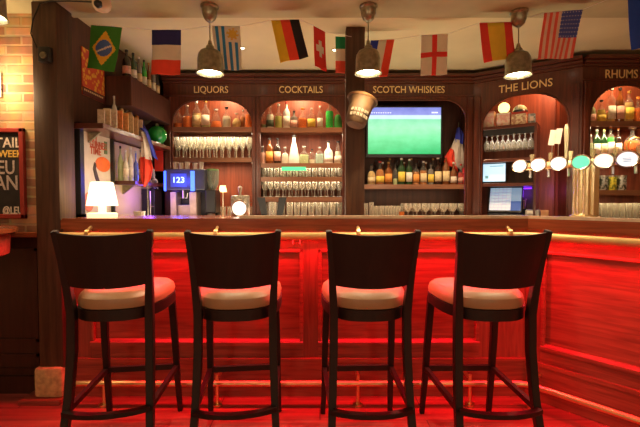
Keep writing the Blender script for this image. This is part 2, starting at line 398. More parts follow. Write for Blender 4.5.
# ------------------------------------------------------------ bar stools
def make_stool():
    r = thing('bar_stool', '', 'stool')
    r['group'] = 'bar stools along the counter'
    # seat frame and cushion share an outline: rounded trapezoid
    def shape(sc, n=28):
        pts = []
        for i in range(n):
            a = 2 * PI * i / n; c, s = math.cos(a), math.sin(a)
            e = .55 if s > 0 else .78
            x = math.copysign(abs(c) ** e, c); y = math.copysign(abs(s) ** e, s)
            hw = .188 + .037 * (y + 1) / 2
            pts.append((x * hw * sc, y * (.215 if s > 0 else .248) * sc))
        return pts
    MB().slab(shape(1.0), .692, .742).build('seat_frame', W_stool, r, True)
    mb = MB(); n = 28
    rings = []
    for sc_, z in ((.94, .740), (.98, .746), (.995, .765), (.965, .790), (.87, .808), (.6, .815), (.3, .817)):
        rings.append([mb.v((x, y, z)) for x, y in shape(sc_)])
    for a, b in zip(rings, rings[1:]):
        for i in range(n): mb.face([a[i], a[(i + 1) % n], b[(i + 1) % n], b[i]])
    mb.face(rings[-1]); mb.face(rings[0][::-1])
    cu = mb.build('cushion', M_vinyl, r); cu['label'] = 'cream vinyl seat cushion'
    for sx in (-1, 1):
        MB().sweep([(sx * .178, .165, .71), (sx * .186, .20, .45), (sx * .190, .235, .2), (sx * .196, .27, 0)], [.036, .034, .030, .026], [.036, .034, .030, .026]).build('leg', W_stool, r, bevel=.003)
    for sx in (-1, 1):
        MB().sweep([(sx * .194, -.292, 1.105), (sx * .182, -.262, .98), (sx * .174, -.232, .85), (sx * .167, -.212, .72), (sx * .168, -.215, .55), (sx * .174, -.242, .35), (sx * .183, -.29, .15), (sx * .190, -.335, 0)],
                   [.026, .028, .032, .036, .036, .034, .032, .028], [.03, .032, .036, .042, .042, .038, .034, .030]).build('leg', W_stool, r, bevel=.003)
    # curved back panel
    mb = MB(); n = 12; A = []
    for zz in (0, 1, 2, 3):
        f = zz / 3; z0 = .858 + (1.098 - .858) * f
        row = []
        for i in range(n + 1):
            u = -1 + 2 * i / n
            hw = .170 + (.190 - .170) * f
            y = -.238 - .055 * f - .045 * (1 - u * u)
            z = z0 - (.012 * (1 - u * u) if f > .5 else 0) - (0 if f > .5 else .010 * (1 - u * u) * (1 - 2 * f))
            row.append((u * hw, y, z))
        A.append(row)
    fr = [[mb.v((x, y - .009, z)) for x, y, z in row] for row in A]; bk = [[mb.v((x, y + .009, z)) for x, y, z in row] for row in A]
    for j in range(3):
        for i in range(n):
            mb.face([fr[j][i], fr[j][i + 1], fr[j + 1][i + 1], fr[j + 1][i]]); mb.face([bk[j][i], bk[j + 1][i], bk[j + 1][i + 1], bk[j][i + 1]])
    for i in range(n):
        mb.face([fr[0][i], bk[0][i], bk[0][i + 1], fr[0][i + 1]]); mb.face([fr[3][i], fr[3][i + 1], bk[3][i + 1], bk[3][i]])
    for j in range(3):
        mb.face([fr[j][0], fr[j + 1][0], bk[j + 1][0], bk[j][0]]); mb.face([fr[j][n], bk[j][n], bk[j + 1][n], fr[j + 1][n]])
    mb.build('backrest', W_stool, r)
    # stretchers
    pts = [(math.sin(q) * .178 / math.sin(.9), -.28 - (math.cos(q) - math.cos(.9)) * .10 / (1 - math.cos(.9)) * .45, .305) for q in [(-.9 + 1.8 * i / 10) for i in range(11)]]
    MB().sweep(pts, .03, .02, 4, up=Vector((0, 0, 1))).build('stretcher', W_stool, r, False)
    for sx in (-1, 1):
        MB().sweep([(sx * .178, -.255, .30), (sx * .190, .225, .285)], .022, .026, 4, up=Vector((0, 0, 1))).build('stretcher', W_stool, r, False)
    MB().sweep([(-.190, .222, .285), (.190, .222, .285)], .022, .03, 4, up=Vector((0, 0, 1))).build('foot_bar', W_stool, r, False)
    return r
s0 = make_stool()
for i, (x, y, a, lb) in enumerate(((-.980, 2.02, 7.5, 'dark wooden bar stool nearest the timber post and white table lamp, turned slightly'),
                                  (-.406, 2.02, 6, 'dark bar stool below the LIQUORS and COCKTAILS shelves, second from the timber post'),
                                  (.222, 2.02, 2, 'dark bar stool standing below the television, cream cushion lit red'),
                                  (.792, 2.02, 1, 'dark bar stool nearest the angled end of the counter, below the till screens'))):
    s = s0 if i == 0 else copy_tree(s0)
    s.location = (x, y, 0); s.rotation_euler = (0, 0, math.radians(a)); s['label'] = lb

# ------------------------------------------------------------ back bar bays
XA, XB, XC, XDD = -1.47, -.602, .303, 1.441
F0 = Frame(0, 3.79, 0)
FL = Frame(1.441, 3.79, math.atan2(-.48, .71)); LL = math.hypot(.71, .48)
FR = Frame(2.151, 3.31, 0)
def X0(px): return F0.hit(px, 200, 0).x
def XL_(px): return FL.hit(px, 200, 0).x
def XR_(px): return FR.hit(px, 200, 0).x
def arch(o0, o1, zs, zt, rx, n=10):
    p = []
    for i in range(n + 1):
        a = PI / 2 * i / n; p.append((o1 - rx + rx * math.cos(a), zs + (zt - zs) * math.sin(a)))
    for i in range(n + 1):
        a = PI / 2 * (1 - i / n); p.append((o0 + rx - rx * math.cos(a), zs + (zt - zs) * math.sin(a)))
    return p
def bay(label, fr, x0, x1, o0, o1, zs, zt, rx, word, wsize, wx, wwid, shelves, back, top, depth=.31, wz=None, skew=0):
    org = fr.W(0, 0, 0)
    t = thing('bar_cabinet', label, 'cabinet', org, fr.a)
    zb = .02
    pts = [(x0, zb), (x0, top), (x1, top), (x1, zb), (o1, zb)] + arch(o0, o1, zs, zt, rx) + [(o0, zb)]
    MB().prism(pts, 0, .03).build('face_frame', W_cab, t, False)
    # arch bead
    pp = [(o1, 0, 1.0)] + [(x, 0, z) for x, z in arch(o0, o1, zs, zt, rx)] + [(o0, 0, 1.0)]
    MB().sweep(pp, .016, .012, 6).build('arch_bead', W_cabX, t)
    # header rail, frieze and cornice
    mb = MB()
    if not skew: mb.box(x0, x1, -.012, 0, zt + .035, zt + .05)
    mb.box(x0, x1, -.02, 0, top - .075, top - .055).box(x0, x1, -.045, 0, top - .055, top - .03, bev=.006).box(x0, x1, -.075, 0, top - .03, top, bev=.006)
    mb.build('cornice', W_cabX, t, False)
    for a, b in ((x0, o0), (o1, x1)):
        if b - a < .02: continue
        m_ = (a + b) / 2; wd = min(.03, (b - a) * .35)
        mb = MB().box(m_ - wd, m_ + wd, -.018, 0, .1, zt + .03, bev=.004)
        k = 0
        while -wd + .012 + k * .012 < wd - .006:
            xx = m_ - wd + .012 + k * .012; mb.box(xx - .003, xx + .003, -.021, -.017, .2, zt); k += 1
        mb.build('pilaster', W_cab, t, False)
    xk = x1 - skew
    MB().box(x0, x0 + .018, .03, depth, zb, top - .02).build('side_panel', W_cab, t, False)
    MB().slab([(x1 - .018, .03), (x1, .03), (xk, depth), (xk - .018, depth)], zb, top - .02).build('side_panel', back if skew else W_cab, t, False)
    MB().slab([(x0, .03), (x1, .03), (xk, depth), (x0, depth)], top - .04, top - .02).build('top_panel', W_cab, t, False)
    MB().box(x0 + .018, xk - .018, depth - .012, depth, .9, top - .04).build('back_panel', back, t, False)
    MB().slab([(x0 + .018, .03), (x1 - .018, .03), (xk - .018, depth - .012), (x0 + .018, depth - .012)], 1.02, 1.055).build('worktop', W_top, t, False)
    for z, sx0, sx1 in shelves:
        MB().slab([(sx0, .004), (sx1, .004), (sx1, depth - .012), (sx0, depth - .012)], z - .024, z).box(sx0, sx1, .004, .02, z - .044, z - .024).build('shelf', W_shelf, t, False)
    if word: text('lettering', word, wsize, M_gold, t, (wx, -.003, wz), width=wwid, off=.0005, ext=.002)
    return t
TOP = 2.405
ZT = F0.hit(200, 100, 0).z
wz1 = F0.hit(200, 90, 0).z
bay('dark wood back bar cabinet lettered LIQUORS', F0, XA, XB, X0(173), X0(253), F0.hit(0, 124, 0).z, ZT, .26, 'LIQUORS', .09, X0(212), .32,
    [(1.925, X0(172), X0(254)), (1.64, X0(172), X0(254))], W_back, TOP, wz=wz1)
bay('dark wood back bar cabinet lettered COCKTAILS', F0, XB, XC, X0(260), X0(343), F0.hit(0, 124, 0).z, ZT, .26, 'COCKTAILS', .09, X0(301), .41,
    [(1.92, X0(259), X0(344)), (1.585, X0(259), X0(344)), (1.455, X0(259), X0(344)), (1.265, X0(259), X0(344))], W_back, TOP, wz=wz1)
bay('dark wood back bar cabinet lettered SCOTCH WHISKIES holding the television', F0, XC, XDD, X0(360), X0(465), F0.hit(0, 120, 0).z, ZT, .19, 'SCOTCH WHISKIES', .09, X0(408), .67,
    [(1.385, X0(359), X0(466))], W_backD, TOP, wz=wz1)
oL0, oL1 = XL_(481), XL_(567)
ZTL = FL.hit(525, 94, 0).z
wl = FL.hit(524, 86.5, 0)
tL = bay('angled dark wood back bar cabinet lettered THE LIONS', FL, 0, LL, oL0, oL1, ZTL - .26, ZTL, .30, 'THE LIONS', .095, XL_(523), abs(XL_(550) - XL_(497)), [], W_back, TOP, wz=wl.z, skew=.19)
xm = XL_(533)
mbk = MB()
zs1 = FL.hit(505, 125, 0).z; zs2 = FL.hit(505, 158.5, 0).z; zs3 = FL.hit(505, 183, 0).z
for z in (zs1, zs2, zs3): MB().box(oL0 - .02, xm, .01, .298, z - .03, z, bev=.003).build('shelf', W_cabX, tL, False)
MB().box(xm, xm + .02, .01, .298, 1.055, zs1).build('divider', W_cab, tL, False)
MB().box(oL0, xm, .012, .022, zs1 - .085, zs1 - .03).build('valance', M_black, tL, False)
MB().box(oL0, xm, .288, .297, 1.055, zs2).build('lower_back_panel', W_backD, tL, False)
ZTR = FR.hit(620, 85, 0).z
xr0, xr1 = 0.0, XR_(672)
bay('dark wood back bar cabinet lettered RHUMS at the right edge', FR, xr0, xr1, XR_(588), XR_(660), ZTR - .27, ZTR, .28, 'RHUMS', .10, XR_(618), XR_(634) - XR_(602),
    [(FR.hit(0, 121, 0).z, XR_(587), XR_(661)), (FR.hit(0, 156, 0).z, XR_(587), XR_(661)), (FR.hit(0, 190, 0).z, XR_(587), XR_(661))], W_back, TOP, wz=FR.hit(0, 74.5, 0).z)
# downlights inside the arches, each with a small lit disc
def bay_light(fr, x, z, e, col, label):
    t = thing('cabinet_downlight', label, 'light', fr.W(x, .09, z), fr.a)
    MB().lathe([(0, .012), (.03, .012), (.03, 0), (.022, -.004)], 14).build('rim', M_chrome, t)
    MB().lathe([(0, -.003), (.021, -.004)], 14).build('lamp_disc', emis('downlight_disc', (1, .8, .5), 12), t)
    p = fr.W(x, .055, z - .03); light('cabinet_light', 'POINT', p, e * 1.8, col, size=.03)
bay_light(F0, X0(222), 2.345, 5.5, (1, .70, .38), 'small recessed light in the arch of the LIQUORS cabinet')
bay_light(F0, X0(300), 2.345, 5.5, (1, .70, .38), 'small recessed light in the arch of the COCKTAILS cabinet')
bay_light(FL, XL_(548), 2.345, 5, (1, .50, .25), 'small recessed light in the arch of THE LIONS cabinet')
bay_light(FR, XR_(625), 2.345, 5, (1, .66, .32), 'small recessed light in the arch of the RHUMS cabinet')
# strip lights under the glass shelves
def strip(fr, px0, px1, z, e, col, label):
    a, b = fr.hit(px0, 200, 0).x, fr.hit(px1, 200, 0).x
    t = thing('shelf_strip_light', label, 'light', fr.W((a + b) / 2, .036, z - .006), fr.a)
    hw = (b - a) / 2
    MB().box(-hw, hw, -.008, .008, .004, .010).build('tube', emis('shelf_tube', (1, .75, .45), 1.5), t)
    MB().box(-hw, hw, -.010, .010, .010, .014).build('housing', M_chrome, t)
    light('shelf_light', 'AREA', fr.W((a + b) / 2, .05, z - .012), e * 1.3, col, (0, 0, fr.a), b - a, .02)
strip(F0, 178, 248, 1.892, 2.6, (1, .80, .55), 'slim strip light under the bottle shelf of the LIQUORS cabinet')
strip(F0, 178, 248, 1.607, 3.0, (1, .62, .35), 'slim strip light under the glass shelf of the LIQUORS cabinet')
strip(F0, 264, 340, 1.887, 2.6, (1, .80, .55), 'slim strip light under the top bottle shelf of the COCKTAILS cabinet')
strip(F0, 264, 340, 1.552, .5, (1, .75, .5), 'slim strip light under the second bottle shelf of the COCKTAILS cabinet')
strip(F0, 264, 340, 1.422, .5, (1, .75, .5), 'slim strip light above the stemmed glasses of the COCKTAILS cabinet')
strip(F0, 264, 340, 1.232, .5, (1, .75, .5), 'slim strip light above the lowest glasses of the COCKTAILS cabinet')
strip(FL, 485, 528, zs1 - .040, .35, (1, .85, .7), 'slim strip light above the hanging glasses of THE LIONS cabinet')  # extra strip put in to brighten the hanging glasses
strip(F0, 368, 460, 1.352, .6, (1, .70, .42), 'slim strip light under the whisky shelf')
strip(FR, 592, 655, FR.hit(0, 121, 0).z - .033, 2.0, (1, .75, .45), 'slim strip light under the top rum shelf')
strip(FR, 592, 655, FR.hit(0, 156, 0).z - .033, 1.0, (1, .75, .45), 'slim strip light under the second rum shelf')
strip(FR, 592, 655, FR.hit(0, 190, 0).z - .033, .7, (1, .75, .45), 'slim strip light above the row of tumblers on the right')

# ------------------------------------------------------------ bottles
GL = {}
def gl(kind):
    cols = dict(orange=(.90, .20, .02), amber=(.48, .16, .02), green=(.03, .48, .05), dkgreen=(.02, .06, .02), clear=(.75, .72, .62), yellow=(.70, .52, .08),
                yellowgreen=(.48, .50, .10), dark=(.03, .015, .01), brown=(.20, .06, .015), white=(.78, .76, .68), pale=(.72, .52, .22), bluegreen=(.42, .60, .55),
                red=(.55, .04, .03), brightgreen=(.01, .70, .06), pink=(.75, .42, .35), palegreen=(.50, .60, .32), blue=(.15, .2, .6), smoke=(.22, .2, .18))
    c = cols[kind]
    return mat('bottle_glass_' + kind, c, .06 if kind != 'white' else .4, 0, .12 if kind not in ('white', 'dark', 'dkgreen') else 0, .5, var=.1)
PROF = {
    'spirit': [(0, 0), (.92, 0), (1, .02), (1, .55), (.9, .64), (.45, .74), (.30, .78), (.28, .93), (.34, .935), (.34, .96)],
    'wine': [(0, 0), (.95, 0), (1, .02), (1, .60), (.85, .68), (.38, .78), (.32, .82), (.32, .96)],
    'squat': [(0, 0), (.95, 0), (1, .03), (1, .45), (.85, .58), (.42, .66), (.30, .70), (.28, .93)],
    'cone': [(0, 0), (.95, 0), (1, .03), (.96, .2), (.62, .55), (.34, .75), (.28, .80), (.28, .93)],
    'flask': [(0, 0), (.5, 0), (.75, .05), (1, .28), (.95, .45), (.6, .62), (.25, .70), (.2, .75), (.2, .93)],
    'square': [(0, 0), (.95, 0), (1, .02), (1, .62), (.9, .68), (.4, .73), (.30, .76), (.30, .93)],
}
BOT = []
SOLID = ('white', 'dark', 'dkgreen', 'brown', 'smoke')
BG = clear('bottle_clear_glass', (.96, .94, .88), .11, .03)
def bottle(fr, px, ytop, wpx, zs, yl, prof, col, cap, lab, label, group, z_from_px=True, cat='bottle'):
    h = fr.hit(px, ytop, yl); x = h.x; hh = h.z - zs
    wp = fr.W(x, yl, zs); r = wpx * wp.y / F / 2
    if hh < .05: hh = .12
    t = thing('liquor_bottle', label, cat, wp, fr.a, group)
    pr = [(a * r, b * hh) for a, b in PROF[prof]]
    sq = prof == 'square'
    if col in SOLID: body = MB().lathe(pr, 8 if sq else 16, sy=.8).build('glass_body', gl(col), t)
    else:
        body = MB().lathe(pr, 8 if sq else 16, sy=.8).build('glass_body', BG, t)
        fill = .50 + .2 * random.random(); inner = [(0, .02 * hh)]; last = None
        for (q0, h0), (q1, h1) in zip(pr, pr[1:]):
            for e in (0, .5, 1):
                hz_ = h0 + (h1 - h0) * e; rz_ = (q0 + (q1 - q0) * e) * .93
                if .015 * hh < hz_ < fill * hh: inner.append((rz_, hz_)); last = rz_
        inner.append((0, inner[-1][1]))
        MB().lathe(inner, 12, sy=.78).build('liquid', gl(col), t)
    cr = max(.008, r * .36)
    MB().lathe([(0, .93 * hh), (cr, .925 * hh), (cr * 1.05, .99 * hh), (cr * .8, hh), (0, hh)], 12).build('cap', cap, t)
    if lab is not None:
        z0, z1 = (.12, .48) if prof in ('spirit', 'wine', 'square') else (.10, .36)
        mb = MB(); n = 10; rr = r * 1.015
        rad = lambda f: rr if prof not in ('cone', 'flask') else rr * (1.0 if prof == 'flask' else .98)
        vs = []
        for z in (z0, z1):
            vs.append([mb.v((rr * math.sin(a) * (1 if prof != 'cone' else (1 if z == z0 else .82)), -rr * .8 * math.cos(a) * (1 if prof != 'cone' else (1 if z == z0 else .82)), z * hh)) for a in [(-1.1 + 2.2 * i / n) for i in range(n + 1)]])
        for i in range(n): mb.face([vs[0][i], vs[0][i + 1], vs[1][i + 1], vs[1][i]])
        o = mb.build('paper_label', lab, body)
        sm = o.modifiers.new('thickness', 'SOLIDIFY'); sm.thickness = .001; sm.offset = 1
    BOT.append(t); return t
cK = mat('black_cap', (.02, .018, .018), .4); cW = mat('white_cap', (.75, .72, .65), .4); cR = mat('red_cap', (.5, .04, .03), .4)
cG = mat('gold_cap', (.7, .42, .12), .3, .8); cC = mat('clear_stopper', (.8, .78, .7), .15, 0, .4); cO = mat('orange_cap', (.8, .28, .05), .4)
g = 'bottles on the top shelf under LIQUORS'; L1 = ' on the top LIQUORS shelf'
for r in [(178, 109, 8, 'spirit', 'orange', cG, None, 'orange bottle beside the left frame' + L1),
          (187, 105, 9, 'squat', 'orange', cC, None, 'squat orange bottle with long clear neck, second from left' + L1),
          (196.5, 101, 8.5, 'spirit', 'pale', cW, M_label, 'tall pale bottle with cream label and white cap' + L1),
          (205.5, 100.5, 9, 'spirit', 'palegreen', cG, M_labelw, 'tallest green bottle' + L1),
          (216, 109, 12, 'cone', 'orange', cC, None, 'cone shaped orange red decanter' + L1),
          (226.5, 107, 9, 'squat', 'clear', cK, None, 'clear squat bottle right below the arch lamp' + L1),
          (236.5, 113, 9, 'flask', 'pale', cW, None, 'round pale yellow flask' + L1),
          (243, 110, 5.5, 'wine', 'amber', cC, None, 'slim amber bottle behind the right hand decanters' + L1),
          (249, 107, 8, 'square', 'orange', cC, None, 'square orange decanter by the right frame' + L1)]:
    bottle(F0, *r[:3], 1.925, .12 if r[0] != 243 else .17, *r[3:7], r[7], g)
g = 'bottles on the top shelf under COCKTAILS'; L1 = ' on the top COCKTAILS shelf'
for r in [(263.5, 112, 5, 'spirit', 'palegreen', cC, None, 'slim pale green bottle by the left frame' + L1),
          (270, 104, 8, 'squat', 'clear', cC, mat('dark_green_label', (.06, .08, .04), .7), 'clear bottle with dark green label' + L1),
          (278.5, 104, 8, 'squat', 'yellowgreen', cC, None, 'yellow green bottle' + L1),
          (286.5, 102, 7, 'spirit', 'white', cR, M_labelw, 'white bottle with red cap' + L1),
          (294, 111, 7, 'square', 'smoke', cK, M_labelp, 'square smoky grey bottle' + L1),
          (302.5, 108, 9, 'squat', 'orange', cO, None, 'bright orange bottle right below the arch lamp' + L1),
          (311.5, 108, 8.5, 'spirit', 'amber', cC, M_labely, 'amber bottle with yellow label' + L1),
          (320, 106, 6, 'spirit', 'pale', cW, M_labelw, 'slim pale bottle with pouring spout' + L1),
          (329.5, 101, 8, 'spirit', 'brightgreen', cW, None, 'tall bright green bottle with white spout' + L1),
          (338, 107, 9, 'squat', 'green', cC, None, 'squat green bottle by the right frame' + L1)]:
    bottle(F0, *r[:3], 1.92, .12, *r[3:7], r[7], g)
g = 'bottles on the second shelf under COCKTAILS'; L1 = ' on the second COCKTAILS shelf'
for r in [(262.5, 146, 6, 'spirit', 'pink', cC, None, 'slim pink bottle by the left frame' + L1),
          (269.5, 138, 8, 'spirit', 'brown', cK, M_labelo, 'brown bottle with tan label' + L1),
          (277.5, 138, 7, 'spirit', 'dark', cK, M_labelp, 'dark bottle with pink label' + L1),
          (285, 147, 7.5, 'squat', 'clear', cC, None, 'short clear bottle' + L1),
          (294, 135, 11, 'cone', 'white', cK, None, 'tall white cone shaped bottle with dark cap' + L1),
          (304, 146, 10, 'squat', 'palegreen', cC, None, 'squat pale green bottle' + L1),
          (312, 149, 6, 'wine', 'clear', cK, None, 'short clear bottle between the green and bluish ones' + L1),
          (319.5, 147, 8.5, 'spirit', 'bluegreen', cC, None, 'bluish clear bottle' + L1),
          (328.5, 141, 9, 'squat', 'white', cK, M_labelw, 'frosted white bottle with speckled label' + L1),
          (338, 141, 8.5, 'cone', 'clear', cK, M_labelw, 'clear cone bottle with white label by the right frame' + L1)]:
    bottle(F0, *r[:3], 1.585, .12, *r[3:7], r[7], g)
g = 'whisky bottles on the shelf under the television'; L1 = ' on the whisky shelf'
for r in [(371.5, 164, 8, 'squat', 'pale', cK, M_label, 'pale bottle with cream label, first from the left' + L1),
          (380, 161, 9, 'squat', 'amber', cR, M_labely, 'amber bottle with red cap and wide yellow label' + L1),
          (388.5, 162, 7.5, 'spirit', 'brown', cG, M_labelo, 'brown bottle with round orange label' + L1),
          (395.3, 163, 4.5, 'spirit', 'palegreen', cK, None, 'slim pale green bottle' + L1),
          (401.5, 158, 7.5, 'wine', 'dkgreen', cW, M_labely, 'dark green bottle with yellow label' + L1),
          (409.2, 159, 6.5, 'wine', 'dkgreen', cW, M_labelw, 'dark green bottle with white label and white cap' + L1),
          (416.2, 163, 6.5, 'spirit', 'amber', cK, M_labelo, 'amber bottle with orange label' + L1),
          (423.5, 161, 7, 'wine', 'amber', cW, M_label, 'amber bottle with tall cream label and white cap' + L1),
          (430.8, 163, 6.3, 'square', 'smoke', cK, M_labely, 'smoky square bottle with small yellow label' + L1),
          (438, 157, 7.6, 'spirit', 'dark', cW, M_label, 'dark bottle with wide cream label, taller' + L1),
          (446, 156, 7.4, 'spirit', 'brown', cR, M_label, 'tallest brown bottle with cream label' + L1),
          (453.5, 162, 7, 'squat', 'brown', cW, M_labelw, 'short brown bottle with white neck tag' + L1),
          (461, 164, 6.5, 'squat', 'red', cR, M_labelp, 'reddish bottle with pink label' + L1)]:
    bottle(F0, *r[:3], 1.385, .13, *r[3:7], r[7], g)
for k in range(12):
    px = 375.5 + k * 7.2
    bottle(F0, px, (160, 162, 158)[k % 3], 6, 1.385, .22, 'spirit', ('dark', 'brown', 'amber')[k % 3], (cK, cG, cW)[(k * 2) % 3], None, 'bottle in the back row of the whisky shelf, mostly hidden by the labelled ones', 'half hidden whisky bottles in the back row')
tag(MB().box(-.02, .02, -.04, .04, 0, .165, bev=.002).build('gift_carton', mat('red_carton', (.72, .05, .07), .5)), 'slim bright red bottle carton at the right end of the whisky shelf', 'box').location = F0.W(F0.hit(467, 180, .10).x - .012, .11, 1.385)
g = 'bottles on the top shelf under RHUMS'; L1 = ' on the top RHUMS shelf'; zr = FR.hit(0, 121, 0).z
for r in [(592.5, 98, 7, 'squat', 'palegreen', cK, M_labelp, 'pale green bottle by the left frame' + L1),
          (601.5, 100, 8.5, 'squat', 'yellow', cK, M_labely, 'yellow bottle with dark stopper' + L1),
          (611.5, 87.5, 8.5, 'wine', 'pale', cW, M_labelw, 'tall clear bottle with white foil neck' + L1),
          (620.3, 87.5, 8, 'wine', 'brown', cK, M_labelp, 'tall dark brown bottle' + L1),
          (629.3, 91, 9, 'spirit', 'pale', cG, M_labely, 'pale yellow bottle with gold cap' + L1),
          (638.2, 97, 8, 'squat', 'orange', cO, None, 'orange bottle at the right' + L1)]:
    bottle(FR, *r[:3], zr, .12, *r[3:7], r[7], g)
g = 'bottles on the second shelf under RHUMS'; L1 = ' on the second RHUMS shelf'; zr = FR.hit(0, 156, 0).z
for r in [(591, 135, 5, 'wine', 'palegreen', cC, None, 'slim pale green bottle by the left frame' + L1),
          (597, 129, 7, 'wine', 'dkgreen', cW, M_labelw, 'dark green bottle with white neck, left one of two' + L1),
          (604, 129, 7, 'wine', 'dkgreen', cG, M_label, 'dark green bottle with gold cap and cream label' + L1),
          (611, 126, 7, 'spirit', 'green', cO, M_labelw, 'green bottle with orange cap' + L1),
          (618.3, 128, 7, 'square', 'dark', cO, M_labelw, 'dark square bottle with orange cap' + L1)]:
    bottle(FR, *r[:3], zr, .12, *r[3:7], r[7], g)
b = bottle(FR, 632.5, 126.5, 18, zr, .14, 'flask', 'orange', cW, None, 'big round orange flagon on the second RHUMS shelf', g)
MB().lathe([(.072, 0), (.078, .004), (.078, .010), (.072, .014)], 20, (0, -.03, .095), 'Y').build('brass_rim', cG, b)

# ------------------------------------------------------------ glasses (identical in the photo)
GG = clear('drinking_glass', (.97, .95, .88), .34)
def tumbler(r, h):
    o = MB().lathe([(0, .004), (r * .78, .004), (r * .8, 0), (r * .85, .004), (r, h), (r * .93, h), (r * .78, .012), (0, .012)], 14).build('tumbler', GG)
    return o
def goblet(r, h):
    o = MB().lathe([(0, 0), (r * .8, 0), (r * .8, .004), (.006, .010), (.005, h * .42), (r * .55, h * .5), (r, h * .72), (r * .86, h), (r * .80, h), (r * .93, h * .72), (r * .45, h * .52), (0, h * .48)], 14).build('wine_glass', GG)
    return o
def rack(proto, spots, fr, label, cat, group, flip=False, first=[True]):
    me = proto
    for i, (x, y, z) in enumerate(spots):
        o = me if i == 0 else me.copy()
        if i: C.objects.link(o)
        o.location = fr.W(x, y, z); o.rotation_euler = (PI if flip else 0, 0, fr.a)
        tag(o, label, cat, group)
def row(fr, p0, p1, n, yl, z): 
    a, b = fr.hit(p0, 200, yl).x, fr.hit(p1, 200, yl).x
    return [(a + (b - a) * i / (n - 1), yl, z) for i in range(n)]
rack(goblet(.029, .20), row(F0, 177, 250, 12, .07, 1.64) + row(F0, 180, 249, 11, .16, 1.64) + row(F0, 178, 250, 12, .24, 1.64), F0, 'clear stemmed glass in the packed rows on the LIQUORS glass shelf', 'glass', 'stemmed glasses under LIQUORS')
rack(tumbler(.026, .095), row(F0, 264, 340, 13, .07, 1.455) + row(F0, 266, 338, 12, .16, 1.455), F0, 'short clear tumbler in the upper glass rows under COCKTAILS', 'glass', 'tumblers under COCKTAILS')
rack(goblet(.027, .15), row(F0, 264, 340, 13, .07, 1.265) + row(F0, 266, 338, 12, .16, 1.265), F0, 'stemmed glass on the lower shelf under COCKTAILS', 'glass', 'stemmed glasses under COCKTAILS')
rack(tumbler(.03, .16), row(F0, 290, 340, 8, .06, 1.055) + row(F0, 268, 339, 11, .16, 1.055), F0, 'tall clear glass on the worktop under COCKTAILS', 'glass', 'tall glasses on the worktop under COCKTAILS')
rack(tumbler(.026, .125), row(F0, 376, 398, 5, .06, 1.055) + row(F0, 374, 400, 6, .15, 1.055), F0, 'clear highball glass on the left of the worktop under the whisky shelf', 'glass', 'highball glasses under the whisky shelf')
rack(goblet(.038, .15), row(F0, 408, 462, 7, .06, 1.055) + row(F0, 404, 460, 7, .17, 1.055), F0, 'stemmed glass on the right of the worktop under the whisky shelf', 'glass', 'stemmed glasses under the whisky shelf')
rack(goblet(.028, .15), [(x, y, zs1 - .05) for x, y, z in row(FL, 486, 530, 9, .12, 0)] + [(x, y, zs1 - .06) for x, y, z in row(FL, 486, 530, 9, .2, 0)], FL, 'upside down stemmed glass hanging in the rack of THE LIONS cabinet', 'glass', 'hanging glasses under THE LIONS', flip=True)
rack(tumbler(.026, .155), row(FR, 591, 655, 11, .07, 1.055) + row(FR, 593, 653, 11, .16, 1.055), FR, 'tall clear glass in the rows on the RHUMS worktop', 'glass', 'tall glasses under RHUMS')
# two spice jars at the left of the whisky worktop
for k, px in enumerate((366, 371.5)):
    o = tag(tumbler(.022, .15 + .01 * k), ('narrow clear glass beside the post on the whisky worktop', 'narrow clear glass second from the post on the whisky worktop')[k], 'glass'); o.location = F0.W(F0.hit(px, 205, .04).x, .04, 1.055)
o = tag(MB().lathe([(0, 0), (.022, 0), (.026, .07), (.022, .07), (.018, .01), (0, .01)], 14).build('tea_light_cup', mat('orange_glass', (.8, .25, .06), .2, 0, .3)), 'small orange cup among the glasses under the whisky shelf', 'cup'); o.location = F0.W(F0.hit(402, 212, .02).x, .03, 1.055)

# ------------------------------------------------------------ television
def tvmat():
    m, t, p = nt('football_broadcast'); N, L = t.nodes, t.links
    tc = N.new('ShaderNodeTexCoord'); sp = N.new('ShaderNodeSeparateXYZ'); L.new(tc.outputs['Generated'], sp.inputs[0])
    r = N.new('ShaderNodeValToRGB'); r.color_ramp.interpolation = 'LINEAR'; e = r.color_ramp.elements
    e[0].position = 0; e[0].color = (.02, .40, .12, 1); e[1].position = 1; e[1].color = (.16, .18, .50, 1)
    for p_, c_ in ((.35, (.16, .62, .28)), (.55, (.28, .66, .38)), (.745, (.22, .60, .36)), (.76, (.50, .72, .72)), (.83, (.50, .62, .76)), (.845, (.22, .24, .56))):
        q = e.new(p_); q.color = (*c_, 1)
    L.new(sp.outputs['Z'], r.inputs['Fac'])
    gr = N.new('ShaderNodeTexNoise'); gr.inputs['Scale'].default_value = 6; gr.inputs['Detail'].default_value = 5; L.new(tc.outputs['Generated'], gr.inputs['Vector'])
    mx = N.new('ShaderNodeMix'); mx.data_type = 'RGBA'; mx.blend_type = 'SOFT_LIGHT'; mx.inputs['Factor'].default_value = .5
    L.new(r.outputs['Color'], mx.inputs[6]); L.new(gr.outputs['Fac'], mx.inputs[7])
    L.new(mx.outputs[2], p.inputs['Emission Color']); p.inputs['Emission Strength'].default_value = 1.25
    p.inputs['Base Color'].default_value = (.01, .01, .01, 1); p.inputs['Roughness'].default_value = .2
    return m
cA, cB = F0.hit(368, 154, .05), F0.hit(441, 107.5, .05)
t = thing('television', 'flat television showing a green football pitch in the SCOTCH WHISKIES cabinet', 'television', F0.W((cA.x + cB.x) / 2, .05, cA.z))
hw = (cB.x - cA.x) / 2; hh = cB.z - cA.z
MB().box(-hw - .018, hw + .018, .002, .04, -.03, hh + .018, bev=.004).build('housing', M_black, t, False)
scr_ = MB().box(-hw, hw, -.001, .004, 0, hh).build('screen', tvmat(), t, False)
MB().box(-.12, .12, .04, .24, hh * .4, hh * .6).build('wall_mount', M_black, t, False)
mb = MB()
